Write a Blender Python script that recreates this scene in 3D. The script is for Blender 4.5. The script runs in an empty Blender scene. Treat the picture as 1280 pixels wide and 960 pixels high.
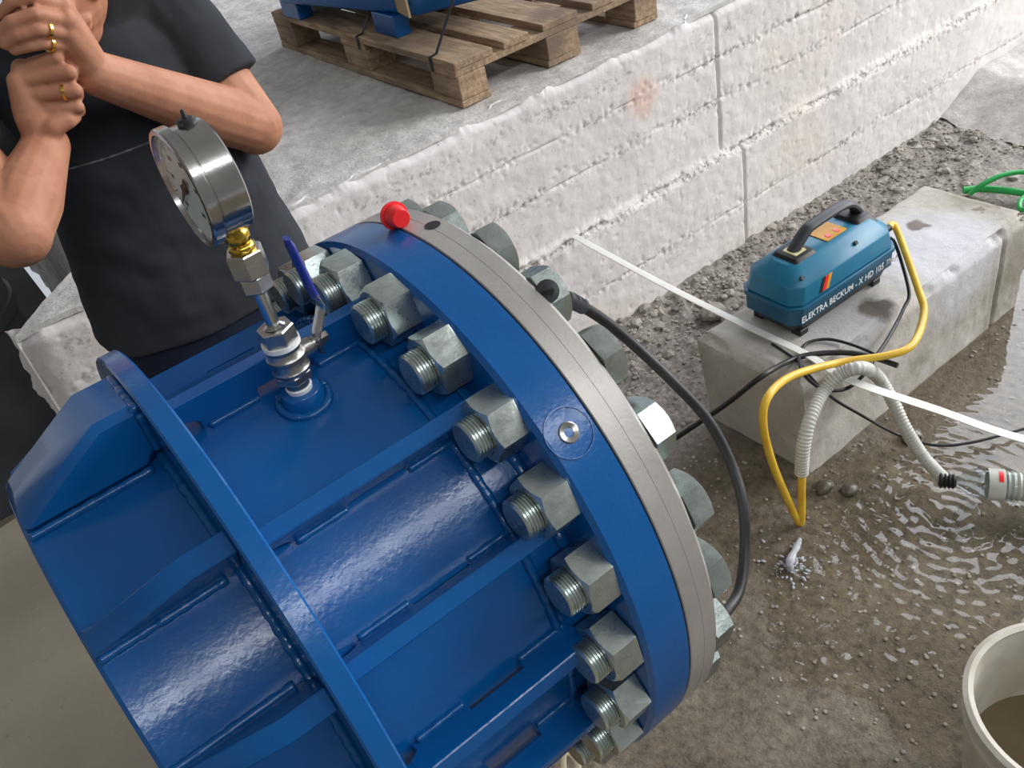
import bpy, bmesh, math, random
import numpy as np
from mathutils import Vector, Matrix, noise
random.seed(7)
sc = bpy.context.scene
COL = sc.collection
PI = math.pi
Z0 = 0.92          # height of the vessel axis above the ground; "A" coordinates are relative to that axis

# ------------------------------------------------------------------ camera
F = 1140.1
PITCH, ROLL, YAW = 0.65413, 0.22251, 1.04275
CAM = np.array([-0.33064, -0.79165, 0.81812])
_f = np.array([math.cos(PITCH)*math.cos(YAW), math.cos(PITCH)*math.sin(YAW), -math.sin(PITCH)])
_r = np.array([math.sin(YAW), -math.cos(YAW), 0.0]); _d = np.cross(_f, _r)
RGT = math.cos(ROLL)*_r + math.sin(ROLL)*_d
DWN = -math.sin(ROLL)*_r + math.cos(ROLL)*_d
cd = bpy.data.cameras.new('camera'); cam = bpy.data.objects.new('camera', cd); COL.objects.link(cam)
cd.sensor_width = 36; cd.lens = F/1280*36; cd.clip_start = 0.02
mw = Matrix([[RGT[i], -DWN[i], -_f[i], CAM[i] + (Z0 if i == 2 else 0)] for i in range(3)] + [[0, 0, 0, 1]])
cam.matrix_world = mw
sc.camera = cam

# ------------------------------------------------------------------ world, lights, exposure
w = bpy.data.worlds.new('world'); sc.world = w; w.use_nodes = True
bg = w.node_tree.nodes['Background']; bg.inputs[0].default_value = (0.86, 0.92, 1.0, 1); bg.inputs[1].default_value = 0.6
def area(name, loc, target, sx, sy, power, color=(1, 1, 1)):
    l = bpy.data.lights.new(name, 'AREA'); l.shape = 'RECTANGLE'; l.size = sx; l.size_y = sy
    l.energy = power; l.color = color
    o = bpy.data.objects.new(name, l); COL.objects.link(o); o.location = loc
    d = Vector(target) - Vector(loc); o.rotation_euler = d.to_track_quat('-Z', 'Y').to_euler()
    return o
area('open_bay_light', (9.0, -2.6, 4.2), (1.2, 0.6, 0.5), 6.0, 4.2, 1000, (1.0, 0.98, 0.96))
area('far_bay_light', (7.6, 3.2, 4.9), (1.0, 0.0, 0.3), 5.5, 3.8, 420, (0.86, 0.90, 1.0))
area('roof_light_strip', (0.3, -3.4, 4.3), (0.0, 0.0, 0.9), 5.0, 0.26, 85, (0.93, 0.96, 1.0))
sc.view_settings.view_transform = 'Standard'; sc.view_settings.look = 'None'
sc.view_settings.exposure = 0.0; sc.view_settings.gamma = 1.0; sc.view_settings.use_curve_mapping = False

# ------------------------------------------------------------------ helpers
def ray(px, py):
    return RGT*((px-640)/F) + DWN*((py-480)/F) + _f
def on(px, py, ax, val):                # the point of a known plane seen at a pixel of the survey photo (A coordinates)
    r = ray(px, py); t = (val-CAM[ax])/r[ax]
    return CAM + t*r
def oy(px, py, y): return on(px, py, 1, y)
def oz(px, py, z): return on(px, py, 2, z)
def ox(px, py, x): return on(px, py, 0, x)

class MB:
    def __init__(s): s.v = []; s.f = []; s.m = []
    def add(s, verts, faces, mi=0):
        b = len(s.v); s.v += [tuple(float(c) for c in v) for v in verts]
        s.f += [tuple(b+i for i in f) for f in faces]; s.m += [mi]*len(faces)
        return s
    def box(s, c, size, rot=None, mi=0):
        hx, hy, hz = size[0]/2, size[1]/2, size[2]/2
        P = [Vector((x*hx, y*hy, z*hz)) for x in (-1, 1) for y in (-1, 1) for z in (-1, 1)]
        if rot is not None: P = [rot @ p for p in P]
        P = [p + Vector(c) for p in P]
        return s.add(P, [(0,1,3,2),(4,6,7,5),(0,4,5,1),(2,3,7,6),(0,2,6,4),(1,5,7,3)], mi)
    def prism(s, poly, d0, d1, fr=None, mi=0):   # polygon (u,v) extruded along w from d0 to d1; fr maps (u,v,w)->xyz
        n = len(poly); fr = fr or (lambda u, v, w: (u, v, w))
        P = [fr(u, v, d0) for u, v in poly] + [fr(u, v, d1) for u, v in poly]
        fs = [tuple(range(n))[::-1], tuple(range(n, 2*n))] + [(i, (i+1) % n, n+(i+1) % n, n+i) for i in range(n)]
        return s.add(P, fs, mi)
    def lathe(s, prof, o=(0,0,0), ax=(1,0,0), n=48, closed=False, cap=True, mi=0):  # prof [(along, radius)]
        a = Vector(ax).normalized(); o = Vector(o)
        e1 = a.orthogonal().normalized()
        if abs(a.x) > .99: e1 = Vector((0, 0, 1))
        e2 = a.cross(e1)
        P = []
        for (t, r) in prof:
            for k in range(n):
                q = 2*PI*k/n; P.append(o + a*t + (e1*math.cos(q) + e2*math.sin(q))*r)
        fs = []; m = len(prof)
        for i in range(m if closed else m-1):
            j = (i+1) % m
            for k in range(n):
                k2 = (k+1) % n; fs.append((i*n+k, i*n+k2, j*n+k2, j*n+k))
        if cap and not closed:
            fs.append(tuple(range(n))[::-1]); fs.append(tuple(range((m-1)*n, m*n)))
        return s.add(P, fs, mi)
    def tube(s, path, rad, n=10, mi=0, cap=True, flat=None):
        P = [Vector(p) for p in path]; m = len(P)
        T = [(P[min(i+1, m-1)] - P[max(i-1, 0)]).normalized() for i in range(m)]
        u = T[0].orthogonal().normalized() if flat is None else (Vector(flat) - T[0]*Vector(flat).dot(T[0])).normalized()
        V = []
        for i in range(m):
            u = (u - T[i]*u.dot(T[i])).normalized(); v = T[i].cross(u)
            r = rad(i/(m-1)) if callable(rad) else rad
            ru, rv = r if isinstance(r, tuple) else (r, r)
            for k in range(n):
                q = 2*PI*(k+.5)/n; V.append(P[i] + u*math.cos(q)*ru + v*math.sin(q)*rv)
        fs = [(i*n+k, i*n+(k+1) % n, (i+1)*n+(k+1) % n, (i+1)*n+k) for i in range(m-1) for k in range(n)]
        if cap: fs += [tuple(range(n))[::-1], tuple(range((m-1)*n, m*n))]
        return s.add(V, fs, mi)
    def build(s, name, mats, parent=None, base=None, smooth=True, ang=35, bevel=0, fix=True):
        """verts are in A coordinates; base = A position of the object's (or its root's) origin"""
        if base is None: base = parent['_base'] if parent is not None and '_base' in parent else (0, 0, 0)
        me = bpy.data.meshes.new(name)
        b = base
        me.from_pydata([(v[0]-b[0], v[1]-b[1], v[2]-b[2]) for v in s.v], [], s.f)
        if not isinstance(mats, (list, tuple)): mats = [mats]
        for m_ in mats: me.materials.append(m_)
        if len(mats) > 1: me.polygons.foreach_set('material_index', s.m)
        if fix or bevel:
            bm = bmesh.new(); bm.from_mesh(me)
            if fix: bmesh.ops.recalc_face_normals(bm, faces=bm.faces)
            if bevel:
                es = [e for e in bm.edges if len(e.link_faces) == 2 and e.calc_face_angle() > math.radians(30)]
                bmesh.ops.bevel(bm, geom=es, offset=bevel, segments=1, affect='EDGES', clamp_overlap=True)
            bm.to_mesh(me); bm.free()
        if smooth:
            me.polygons.foreach_set('use_smooth', [True]*len(me.polygons)); me.set_sharp_from_angle(angle=math.radians(ang))
        me.update()
        return link(name, me, parent, b)
def link(name, me, parent=None, base=(0, 0, 0)):
    o = bpy.data.objects.new(name, me); COL.objects.link(o)
    if parent is not None: o.parent = parent
    else: o.location = (base[0], base[1], base[2]+Z0)
    o['_base'] = tuple(float(x) for x in base)
    return o
def tag(o, label=None, cat=None, group=None, kind=None):
    if label: o['label'] = label
    if cat: o['category'] = cat
    if group: o['group'] = group
    if kind: o['kind'] = kind
    return o
def thing(name, label, cat, base, group=None):
    o = bpy.data.objects.new(name, None); COL.objects.link(o); o.empty_display_size = .05
    o.location = (base[0], base[1], base[2]+Z0); o['_base'] = tuple(float(x) for x in base)
    return tag(o, label, cat, group)
def spline(pts, per=8):
    P = [Vector(p) for p in pts]; P = [P[0]*2-P[1]] + P + [P[-1]*2-P[-2]]; out = []
    for i in range(1, len(P)-2):
        a, b, c, d = P[i-1:i+3]
        for k in range(per):
            t = k/per
            out.append(.5*((2*b) + (c-a)*t + (2*a-5*b+4*c-d)*t*t + (3*b-a-3*c+d)*t**3))
    out.append(P[-2]); return out
def resample(path, step):
    L = [0]
    for a, b in zip(path, path[1:]): L.append(L[-1]+(b-a).length)
    n = max(2, int(L[-1]/step)); out = []; j = 0
    for i in range(n+1):
        d = L[-1]*i/n
        while j < len(L)-2 and L[j+1] < d: j += 1
        t = (d-L[j])/max(1e-9, L[j+1]-L[j]); out.append(path[j].lerp(path[j+1], min(1, t)))
    return out, L[-1]
def ellipsoid(mb, c, r, rot=None, n=24, m=14):
    P = []
    for i in range(m+1):
        a = PI*(i+.02)/(m+.04)
        for k in range(n):
            q = 2*PI*k/n; v = Vector((r[0]*math.sin(a)*math.cos(q), r[1]*math.sin(a)*math.sin(q), r[2]*math.cos(a)))
            if rot is not None: v = rot @ v
            P.append(v + Vector(c))
    fs = [(i*n+k, i*n+(k+1) % n, (i+1)*n+(k+1) % n, (i+1)*n+k) for i in range(m) for k in range(n)] + [tuple(range(n))[::-1], tuple(range(m*n, m*n+n))]
    return mb.add(P, fs)
def nz(x, y, z=0.0, o=4): return noise.fractal(Vector((x, y, z)), 0.9, 2.0, o)

# ------------------------------------------------------------------ materials
def lin(r, g, b):
    f = lambda c: (c/255/12.92) if c/255 <= .04045 else ((c/255+.055)/1.055)**2.4
    return (f(r), f(g), f(b), 1)
def nodes(name):
    m = bpy.data.materials.new(name); m.use_nodes = True
    nt = m.node_tree; return m, nt, nt.nodes['Principled BSDF']
def N(nt, t, **kw):
    n = nt.nodes.new(t)
    for k, v in kw.items():
        if k in n.inputs.keys() if isinstance(k, str) else False: n.inputs[k].default_value = v
        else: setattr(n, k, v)
    return n
def noise_n(nt, co, scale, detail=4, rough=.55):
    n = nt.nodes.new('ShaderNodeTexNoise'); n.inputs['Scale'].default_value = scale
    n.inputs['Detail'].default_value = detail; n.inputs['Roughness'].default_value = rough
    nt.links.new(co, n.inputs['Vector']); return n.outputs['Fac']
def ramp(nt, fac, stops):
    r = nt.nodes.new('ShaderNodeValToRGB'); e = r.color_ramp.elements
    while len(e) < len(stops): e.new(.5)
    for i, (p, c) in enumerate(stops):
        e[i].position = p; e[i].color = c if len(c) == 4 else (*c, 1)
    nt.links.new(fac, r.inputs[0]); return r.outputs[0]
def mixc(nt, fac, a, b, mode='MIX'):
    m = nt.nodes.new('ShaderNodeMix'); m.data_type = 'RGBA'; m.blend_type = mode
    for s, v in ((0, fac), (6, a), (7, b)):
        if hasattr(v, 'is_output') or isinstance(v, bpy.types.NodeSocket): nt.links.new(v, m.inputs[s])
        else: m.inputs[s].default_value = v
    return m.outputs[2]
def bump(nt, h, strength, dist=.01, prev=None):
    b = nt.nodes.new('ShaderNodeBump'); b.inputs['Strength'].default_value = strength; b.inputs['Distance'].default_value = dist
    nt.links.new(h, b.inputs['Height'])
    if prev is not None: nt.links.new(prev, b.inputs['Normal'])
    return b.outputs[0]
def objco(nt):
    return nt.nodes.new('ShaderNodeTexCoord').outputs['Object']
BW = ((0, 0, 0, 1), (1, 1, 1, 1))
def plain(name, c, c2=None, scale=12, rough=.5, metal=0, bstr=0, bscale=80, coat=0, rvar=.0, spec=.5, det=4, trans=0, sss=0, lo=.35, hi=.65):
    m, nt, p = nodes(name); co = objco(nt)
    if c2 is not None:
        nt.links.new(ramp(nt, noise_n(nt, co, scale, det), [(lo, c), (hi, c2)]), p.inputs['Base Color'])
    else: p.inputs['Base Color'].default_value = c
    p.inputs['Roughness'].default_value = rough; p.inputs['Metallic'].default_value = metal
    p.inputs['Coat Weight'].default_value = coat; p.inputs['Coat Roughness'].default_value = .12
    p.inputs['Specular IOR Level'].default_value = spec
    p.inputs['Transmission Weight'].default_value = trans
    if sss:
        p.inputs['Subsurface Weight'].default_value = sss; p.inputs['Subsurface Radius'].default_value = (1, .35, .2); p.inputs['Subsurface Scale'].default_value = .006
    if rvar:
        r = ramp(nt, noise_n(nt, co, scale*1.7, 5), [(.3, (rough-rvar,)*3), (.7, (rough+rvar,)*3)]); nt.links.new(r, p.inputs['Roughness'])
    if bstr: nt.links.new(bump(nt, noise_n(nt, co, bscale, 3), bstr, .002), p.inputs['Normal'])
    return m
def concrete(name, a, b, dark, pit=.5, rough=.85, stain=None, fine=90, bst=.35):
    m, nt, p = nodes(name); co = objco(nt)
    c = ramp(nt, noise_n(nt, co, 3.2, 7, .62), [(.32, a), (.68, b)])
    if stain is not None:
        c = mixc(nt, ramp(nt, noise_n(nt, co, 1.7, 5, .6), [(.52, BW[0]), (.68, BW[1])]), c, stain)
    sp = ramp(nt, noise_n(nt, co, fine, 4, .65), [(.25, BW[1]), (.36, BW[0])])
    c = mixc(nt, sp, c, dark)
    g = ramp(nt, noise_n(nt, co, fine*.28, 6, .7), [(.25, (.55, .55, .55, 1)), (.6, (1, 1, 1, 1))])
    c = mixc(nt, pit, c, g, 'MULTIPLY')
    nt.links.new(c, p.inputs['Base Color']); p.inputs['Roughness'].default_value = rough
    p.inputs['Specular IOR Level'].default_value = .25
    n1 = bump(nt, noise_n(nt, co, fine*.3, 8, .7), bst, .012); n2 = bump(nt, noise_n(nt, co, fine*2, 3), bst*.7, .003, n1)
    nt.links.new(n2, p.inputs['Normal']); return m

def blue_paint(name, c, c2, rough=.17, bst=.2):
    m, nt, p = nodes(name); co = objco(nt)
    nt.links.new(ramp(nt, noise_n(nt, co, 7, 5), [(.3, c), (.7, c2)]), p.inputs['Base Color'])
    nt.links.new(ramp(nt, noise_n(nt, co, 25, 5), [(.3, (rough,)*3), (.75, (rough+.10,)*3)]), p.inputs['Roughness'])
    p.inputs['Specular IOR Level'].default_value = .5
    n1 = bump(nt, noise_n(nt, co, 26, 3), bst*.25, .004); n2 = bump(nt, noise_n(nt, co, 160, 2), bst, .0012, n1)
    nt.links.new(n2, p.inputs['Normal']); return m
M = {}
M['blue'] = blue_paint('blue_paint', lin(5, 78, 140), lin(9, 86, 152))
M['weld'] = blue_paint('blue_weld', lin(6, 76, 134), lin(10, 86, 148), .16, .5)
M['steel'] = plain('machined_steel', lin(186, 182, 177), lin(168, 164, 160), 9, .45, .55, .12, 240, rvar=.06)
M['zinc'] = plain('zinc_plating', lin(196, 205, 202), lin(176, 188, 184), 60, .3, .92, .1, 300, rvar=.06)
M['stainless'] = plain('stainless_steel', lin(196, 194, 190), lin(182, 180, 178), 40, .2, 1, .04, 300)
M['brushed'] = plain('cast_stainless', lin(178, 176, 172), lin(160, 158, 156), 90, .34, 1, .15, 300)
M['brass'] = plain('brass', lin(214, 180, 84), lin(196, 160, 62), 70, .22, 1, .05, 200)
M['ptfe'] = plain('white_thread_tape', lin(228, 230, 230), None, rough=.5, bstr=.3, bscale=300)
M['dial'] = plain('dial_white', lin(226, 232, 228), None, rough=.4)
M['black'] = plain('black_print', lin(18, 18, 20), None, rough=.5)
M['rubber'] = plain('black_rubber', lin(26, 27, 30), lin(36, 37, 40), 30, .48, bstr=.1, bscale=200)
M['bluegrip'] = plain('blue_vinyl_grip', lin(24, 44, 140), None, rough=.3, coat=.4)
M['red'] = plain('red_plastic', lin(240, 40, 44), None, rough=.35, sss=.15)
M['dark'] = plain('dark_gap', lin(20, 22, 26), None, rough=.7)
M['wall'] = concrete('whitewashed_concrete', lin(232, 228, 227), lin(217, 213, 212), lin(166, 158, 150), .22, .9, lin(226, 219, 212), 90, .16)
M['top'] = concrete('platform_concrete', lin(224, 221, 218), lin(198, 195, 191), lin(110, 106, 101), .85, .9, lin(190, 186, 178), 70, .6)
M['blockm'] = concrete('block_concrete', lin(204, 200, 192), lin(184, 180, 172), lin(128, 122, 112), .4, .85, lin(158, 152, 140))
M['wood'] = None
M['yellow'] = plain('yellow_hose_rubber', lin(232, 192, 62), lin(214, 170, 44), 20, .4, bstr=.1, bscale=200)
M['green'] = plain('green_hose_plastic', lin(40, 168, 84), None, rough=.35)
M['conduit'] = plain('grey_corrugated_plastic', lin(206, 208, 200), lin(188, 190, 182), 14, .45)
M['whitebar'] = plain('white_plastic_strip', lin(228, 228, 224), lin(212, 212, 206), 20, .45)
M['bucket'] = plain('dirty_white_plastic', lin(206, 202, 192), lin(176, 168, 150), 9, .5, bstr=.1, bscale=60)
M['teal'] = plain('teal_plastic', lin(20, 110, 146), lin(26, 118, 152), 14, .42, bstr=.06, bscale=300)
M['tealdark'] = plain('teal_plastic_dark', lin(14, 92, 126), None, rough=.45)
M['orange'] = plain('orange_label', lin(226, 164, 40), lin(206, 144, 36), 30, .5)
M['cream'] = plain('cream_label', lin(214, 208, 160), None, rough=.5)
M['grey'] = plain('dark_grey_plastic', lin(52, 56, 60), lin(62, 66, 70), 20, .5)
M['skin'] = plain('skin', lin(184, 132, 104), lin(168, 114, 88), 26, .6, spec=.3, bstr=.25, bscale=120, sss=.12, det=6)
M['shirt'] = plain('charcoal_tshirt_cotton', lin(46, 49, 54), lin(54, 57, 62), 6, .9, bstr=.5, bscale=40, spec=.2)
M['trouser'] = plain('navy_trousers_cotton', lin(30, 36, 52), lin(36, 42, 60), 8, .9, bstr=.4, bscale=60, spec=.2)
M['dust'] = plain('dusty_thread', lin(120, 122, 126), lin(70, 72, 76), 60, .95)
M['hair'] = plain('brown_grey_hair', lin(60, 52, 46), lin(92, 84, 78), 60, .6, bstr=.6, bscale=200)
M['gold'] = plain('gold_ring', lin(236, 190, 90), None, rough=.18, metal=1)
M['shoe'] = plain('black_boot_leather', lin(30, 28, 27), lin(42, 38, 35), 20, .55)
M['strap'] = plain('black_strapping', lin(28, 28, 30), None, rough=.5)
M['card'] = plain('cardboard', lin(176, 152, 118), lin(160, 138, 106), 20, .85)
M['tank'] = plain('grey_painted_metal', lin(108, 110, 116), lin(92, 94, 98), 5, .5)
M['timber'] = plain('sawn_timber', lin(150, 122, 88), lin(118, 94, 66), 14, .85, bstr=.3, bscale=60)
M['mudwater'] = plain('muddy_water', lin(120, 104, 76), lin(98, 84, 60), 7, .2)
M['rope'] = plain('cream_webbing', lin(206, 196, 168), None, rough=.8, bstr=.3, bscale=200)
def wood_mat():
    m, nt, p = nodes('weathered_pallet_wood'); co = objco(nt)
    mp = nt.nodes.new('ShaderNodeMapping'); mp.inputs['Scale'].default_value = (14, 1.6, 14); nt.links.new(co, mp.inputs[0])
    c = ramp(nt, noise_n(nt, mp.outputs[0], 5, 7, .65), [(.28, lin(112, 90, 70)), (.5, lin(166, 142, 116)), (.72, lin(196, 174, 146))])
    c = mixc(nt, ramp(nt, noise_n(nt, co, 5, 4), [(.45, BW[0]), (.7, BW[1])]), c, lin(122, 106, 92))
    nt.links.new(c, p.inputs['Base Color']); p.inputs['Roughness'].default_value = .85; p.inputs['Specular IOR Level'].default_value = .2
    nt.links.new(bump(nt, noise_n(nt, mp.outputs[0], 9, 5), .4, .004), p.inputs['Normal']); return m
M['wood'] = wood_mat()
def ground_mat():
    m, nt, p = nodes('wet_muddy_concrete'); co = objco(nt)
    sx = nt.nodes.new('ShaderNodeSeparateXYZ'); nt.links.new(co, sx.inputs[0])
    base = ramp(nt, noise_n(nt, co, 4.5, 8, .62), [(.3, lin(92, 82, 66)), (.5, lin(112, 102, 86)), (.72, lin(130, 121, 105))])
    spk = ramp(nt, noise_n(nt, co, 45, 6, .7), [(.34, (.36, .34, .32, 1)), (.50, (.9, .9, .9, 1)), (.66, (1.25, 1.25, 1.25, 1))])
    base = mixc(nt, .85, base, spk, 'MULTIPLY')
    grav = ramp(nt, noise_n(nt, co, 60, 6, .7), [(.28, lin(82, 76, 70)), (.5, lin(140, 133, 126)), (.72, lin(182, 176, 170))])
    # gravel strip along the foot of the wall
    def smooth(sock, a, b):
        r = nt.nodes.new('ShaderNodeMapRange'); r.interpolation_type = 'SMOOTHSTEP'
        r.inputs[1].default_value = a; r.inputs[2].default_value = b; nt.links.new(sock, r.inputs[0]); return r.outputs[0]
    wob = nt.nodes.new('ShaderNodeMath'); wob.operation = 'MULTIPLY_ADD'; wob.inputs[1].default_value = .25; nt.links.new(noise_n(nt, co, 3, 4), wob.inputs[0]); nt.links.new(sx.outputs[1], wob.inputs[2])
    fy = smooth(wob.outputs[0], .5, .78)
    c = mixc(nt, fy, base, grav)
    dry = ramp(nt, noise_n(nt, co, 3, 6), [(.3, lin(140, 132, 118)), (.7, lin(156, 148, 134))])
    fx = smooth(sx.outputs[0], .15, -.25)
    c = mixc(nt, fx, c, dry)
    nt.links.new(c, p.inputs['Base Color'])
    ro = ramp(nt, noise_n(nt, co, 6, 5), [(.35, (.42,)*3), (.65, (.75,)*3)]); nt.links.new(ro, p.inputs['Roughness'])
    n1 = bump(nt, noise_n(nt, co, 26, 8, .72), .8, .014); nt.links.new(n1, p.inputs['Normal'])
    return m
M['ground'] = ground_mat()
M['wetstone'] = plain('wet_dark_stone', lin(104, 96, 84), lin(70, 64, 56), 30, .35, bstr=.4, bscale=80)
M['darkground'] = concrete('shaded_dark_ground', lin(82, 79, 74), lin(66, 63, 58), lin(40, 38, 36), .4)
M['slab'] = concrete('smooth_beige_slab', lin(158, 150, 134), lin(146, 138, 122), lin(120, 112, 98), .12, .8, None, 40, .1)
M['ceil'] = concrete('light_bounce_ceiling', lin(206, 204, 200), lin(190, 188, 184), lin(160, 158, 154), .15)  # pale tone set to bounce light and lighten the puddle reflections
M['shed'] = concrete('light_block_concrete', lin(150, 148, 144), lin(134, 132, 128), lin(110, 108, 104), .2)  # for the unseen walls added to hold back ambient light
M['stone'] = plain('gravel_stone', lin(176, 170, 162), lin(128, 122, 114), 9, .85, bstr=.3, bscale=60)
def water_mat():
    m = bpy.data.materials.new('shallow_water'); m.use_nodes = True; nt = m.node_tree; nt.nodes.clear()
    out = nt.nodes.new('ShaderNodeOutputMaterial'); tr = nt.nodes.new('ShaderNodeBsdfTransparent'); gl = nt.nodes.new('ShaderNodeBsdfGlossy')
    tr.inputs[0].default_value = (.95, .93, .88, 1); gl.inputs['Roughness'].default_value = .03
    lw = nt.nodes.new('ShaderNodeLayerWeight'); lw.inputs[0].default_value = .5
    pw = nt.nodes.new('ShaderNodeMath'); pw.operation = 'POWER'; pw.inputs[1].default_value = 4.0; nt.links.new(lw.outputs['Facing'], pw.inputs[0])
    fr = nt.nodes.new('ShaderNodeMath'); fr.operation = 'MULTIPLY_ADD'; fr.inputs[1].default_value = .92; fr.inputs[2].default_value = .035; nt.links.new(pw.outputs[0], fr.inputs[0])
    co = objco(nt); b = bump(nt, noise_n(nt, co, 30, 3), .05, .004)
    nt.links.new(b, gl.inputs['Normal']); nt.links.new(b, lw.inputs['Normal'])
    mx = nt.nodes.new('ShaderNodeMixShader'); nt.links.new(fr.outputs[0], mx.inputs[0]); nt.links.new(tr.outputs[0], mx.inputs[1]); nt.links.new(gl.outputs[0], mx.inputs[2])
    nt.links.new(mx.outputs[0], out.inputs[0]); return m
M['water'] = water_mat()
def clear_mat(name, tint, ior=1.45):
    m = bpy.data.materials.new(name); m.use_nodes = True; nt = m.node_tree; nt.nodes.clear()
    out = nt.nodes.new('ShaderNodeOutputMaterial'); tr = nt.nodes.new('ShaderNodeBsdfTransparent'); gl = nt.nodes.new('ShaderNodeBsdfGlossy')
    tr.inputs[0].default_value = tint; gl.inputs['Roughness'].default_value = .06
    lw = nt.nodes.new('ShaderNodeLayerWeight'); lw.inputs[0].default_value = .5
    pw = nt.nodes.new('ShaderNodeMath'); pw.operation = 'POWER'; pw.inputs[1].default_value = 4.0; nt.links.new(lw.outputs['Facing'], pw.inputs[0])
    ml = nt.nodes.new('ShaderNodeMath'); ml.operation = 'MULTIPLY_ADD'; ml.inputs[1].default_value = (ior-1)*.9; ml.inputs[2].default_value = ((ior-1)/(ior+1))**2; nt.links.new(pw.outputs[0], ml.inputs[0])
    mx = nt.nodes.new('ShaderNodeMixShader'); nt.links.new(ml.outputs[0], mx.inputs[0]); nt.links.new(tr.outputs[0], mx.inputs[1]); nt.links.new(gl.outputs[0], mx.inputs[2])
    nt.links.new(mx.outputs[0], out.inputs[0]); return m
M['pet'] = clear_mat('clear_plastic', (.86, .9, .92, 1), 1.6)
M['glass'] = clear_mat('gauge_glass', (.96, .98, .97, 1), 1.3)
M['jet'] = plain('aerated_water', lin(214, 220, 228), None, rough=.12, trans=.35, spec=.8)

# ------------------------------------------------------------------ setting: ground, retaining wall, platform
ZG = -0.92; WY = 1.104; ZP = -0.055
def grid(name, xs, ys, fn, mat, parent=None, base=(0, 0, 0)):
    mb = MB(); nx, ny = len(xs), len(ys)
    mb.add([fn(x, y) for y in ys for x in xs], [(j*nx+i, j*nx+i+1, (j+1)*nx+i+1, (j+1)*nx+i) for j in range(ny-1) for i in range(nx-1)])
    return mb.build(name, mat, parent, base, ang=60, fix=False)
def lin_(a, b, n): return [a+(b-a)*i/n for i in range(n+1)]
def gh(x, y):  # ground height
    h = .010*nz(x*1.6, y*1.6, 3.1) + .005*nz(x*7, y*7, 1.7)
    b = math.exp(-(((x-1.45)/.75)**2 + ((y+.18)/.42)**2)); h -= .022*b
    rr = max(0, min(1, (y-.55)/.3)); h += rr*(.012 + .02*abs(nz(x*9, y*9, 5)) + .012*nz(x*26, y*26, 2)) + .05*max(0, min(1, (y-.9)/.25))*rr
    h += .014*max(0, min(1, (.75-x)/.4))
    return ZG + h
xs = lin_(-4, -.4, 18) + lin_(-.36, 3.4, 260) + lin_(3.6, 7, 17); ys = lin_(-3, -.9, 16) + lin_(-.86, 1.16, 150)
fl = grid('floor', xs, ys, lambda x, y: (x, y, gh(x, y)), M['ground']); tag(fl, kind='structure')
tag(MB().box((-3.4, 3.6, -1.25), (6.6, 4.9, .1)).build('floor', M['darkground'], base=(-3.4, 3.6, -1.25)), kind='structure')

grid_ = lin_(-4, -.30, 20)
tag(grid('floor', lin_(-4, -.36, 30), lin_(1.1, 1.87, 14), lambda x, y: (x, y, ZG + .006*nz(x*1.6, y*1.6, 3.1) + .012), M['ground'], base=(0, 0, 0)), kind='structure')
tag(MB().box((-4.1, 1.0, 1.2), (.2, 11.0, 4.9)).build('wall_left', M['shed'], base=(-4.1, 1.0, -1.2)), kind='structure')  # unseen wall, added to block ambient light from the left
tag(MB().box((.5, -4.4, 1.2), (9.4, .2, 4.9)).build('unseen_wall_front', M['shed'], base=(.5, -4.4, -1.2)), kind='structure')  # unseen wall behind the camera, added to cut ambient light
tag(MB().box((.5, 1.0, 3.75), (9.4, 11.0, .15)).build('unseen_ceiling', M['ceil'], base=(.5, 1.0, 3.7)), kind='structure')  # unseen roof, added to keep out sky light; pale for brighter reflections
def slab(a, b):
    x, y = a, b; return (x, y, -.45 + .004*nz(x*3, y*3, 6))
qa = oz(0, 660, -.45); qb = oz(40, 634, -.45)
yb_ = lambda x: qa[1] + (qb[1]-qa[1])*(x-qa[0])/(qb[0]-qa[0])
n1, n2 = 30, 40; mb = MB(); P = []
for j in range(n2+1):
    for i in range(n1+1):
        x = -2.6 + (2.6-.43)*i/n1; y = -1.6 + (yb_(x)+1.6)*min(1, j/(n2-1)); p = slab(x, y); P.append(p if j < n2 else (p[0], p[1]+.004, -1.0))
mb.add(P, [(j*(n1+1)+i, j*(n1+1)+i+1, (j+1)*(n1+1)+i+1, (j+1)*(n1+1)+i) for j in range(n2) for i in range(n1)])
mb.box((-.425, -.35, -.73), (.01, 2.5, .55))
tag(mb.build('trim_2', M['slab'], base=(-2.6, -1.6, -.92), fix=False), kind='structure')
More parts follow.
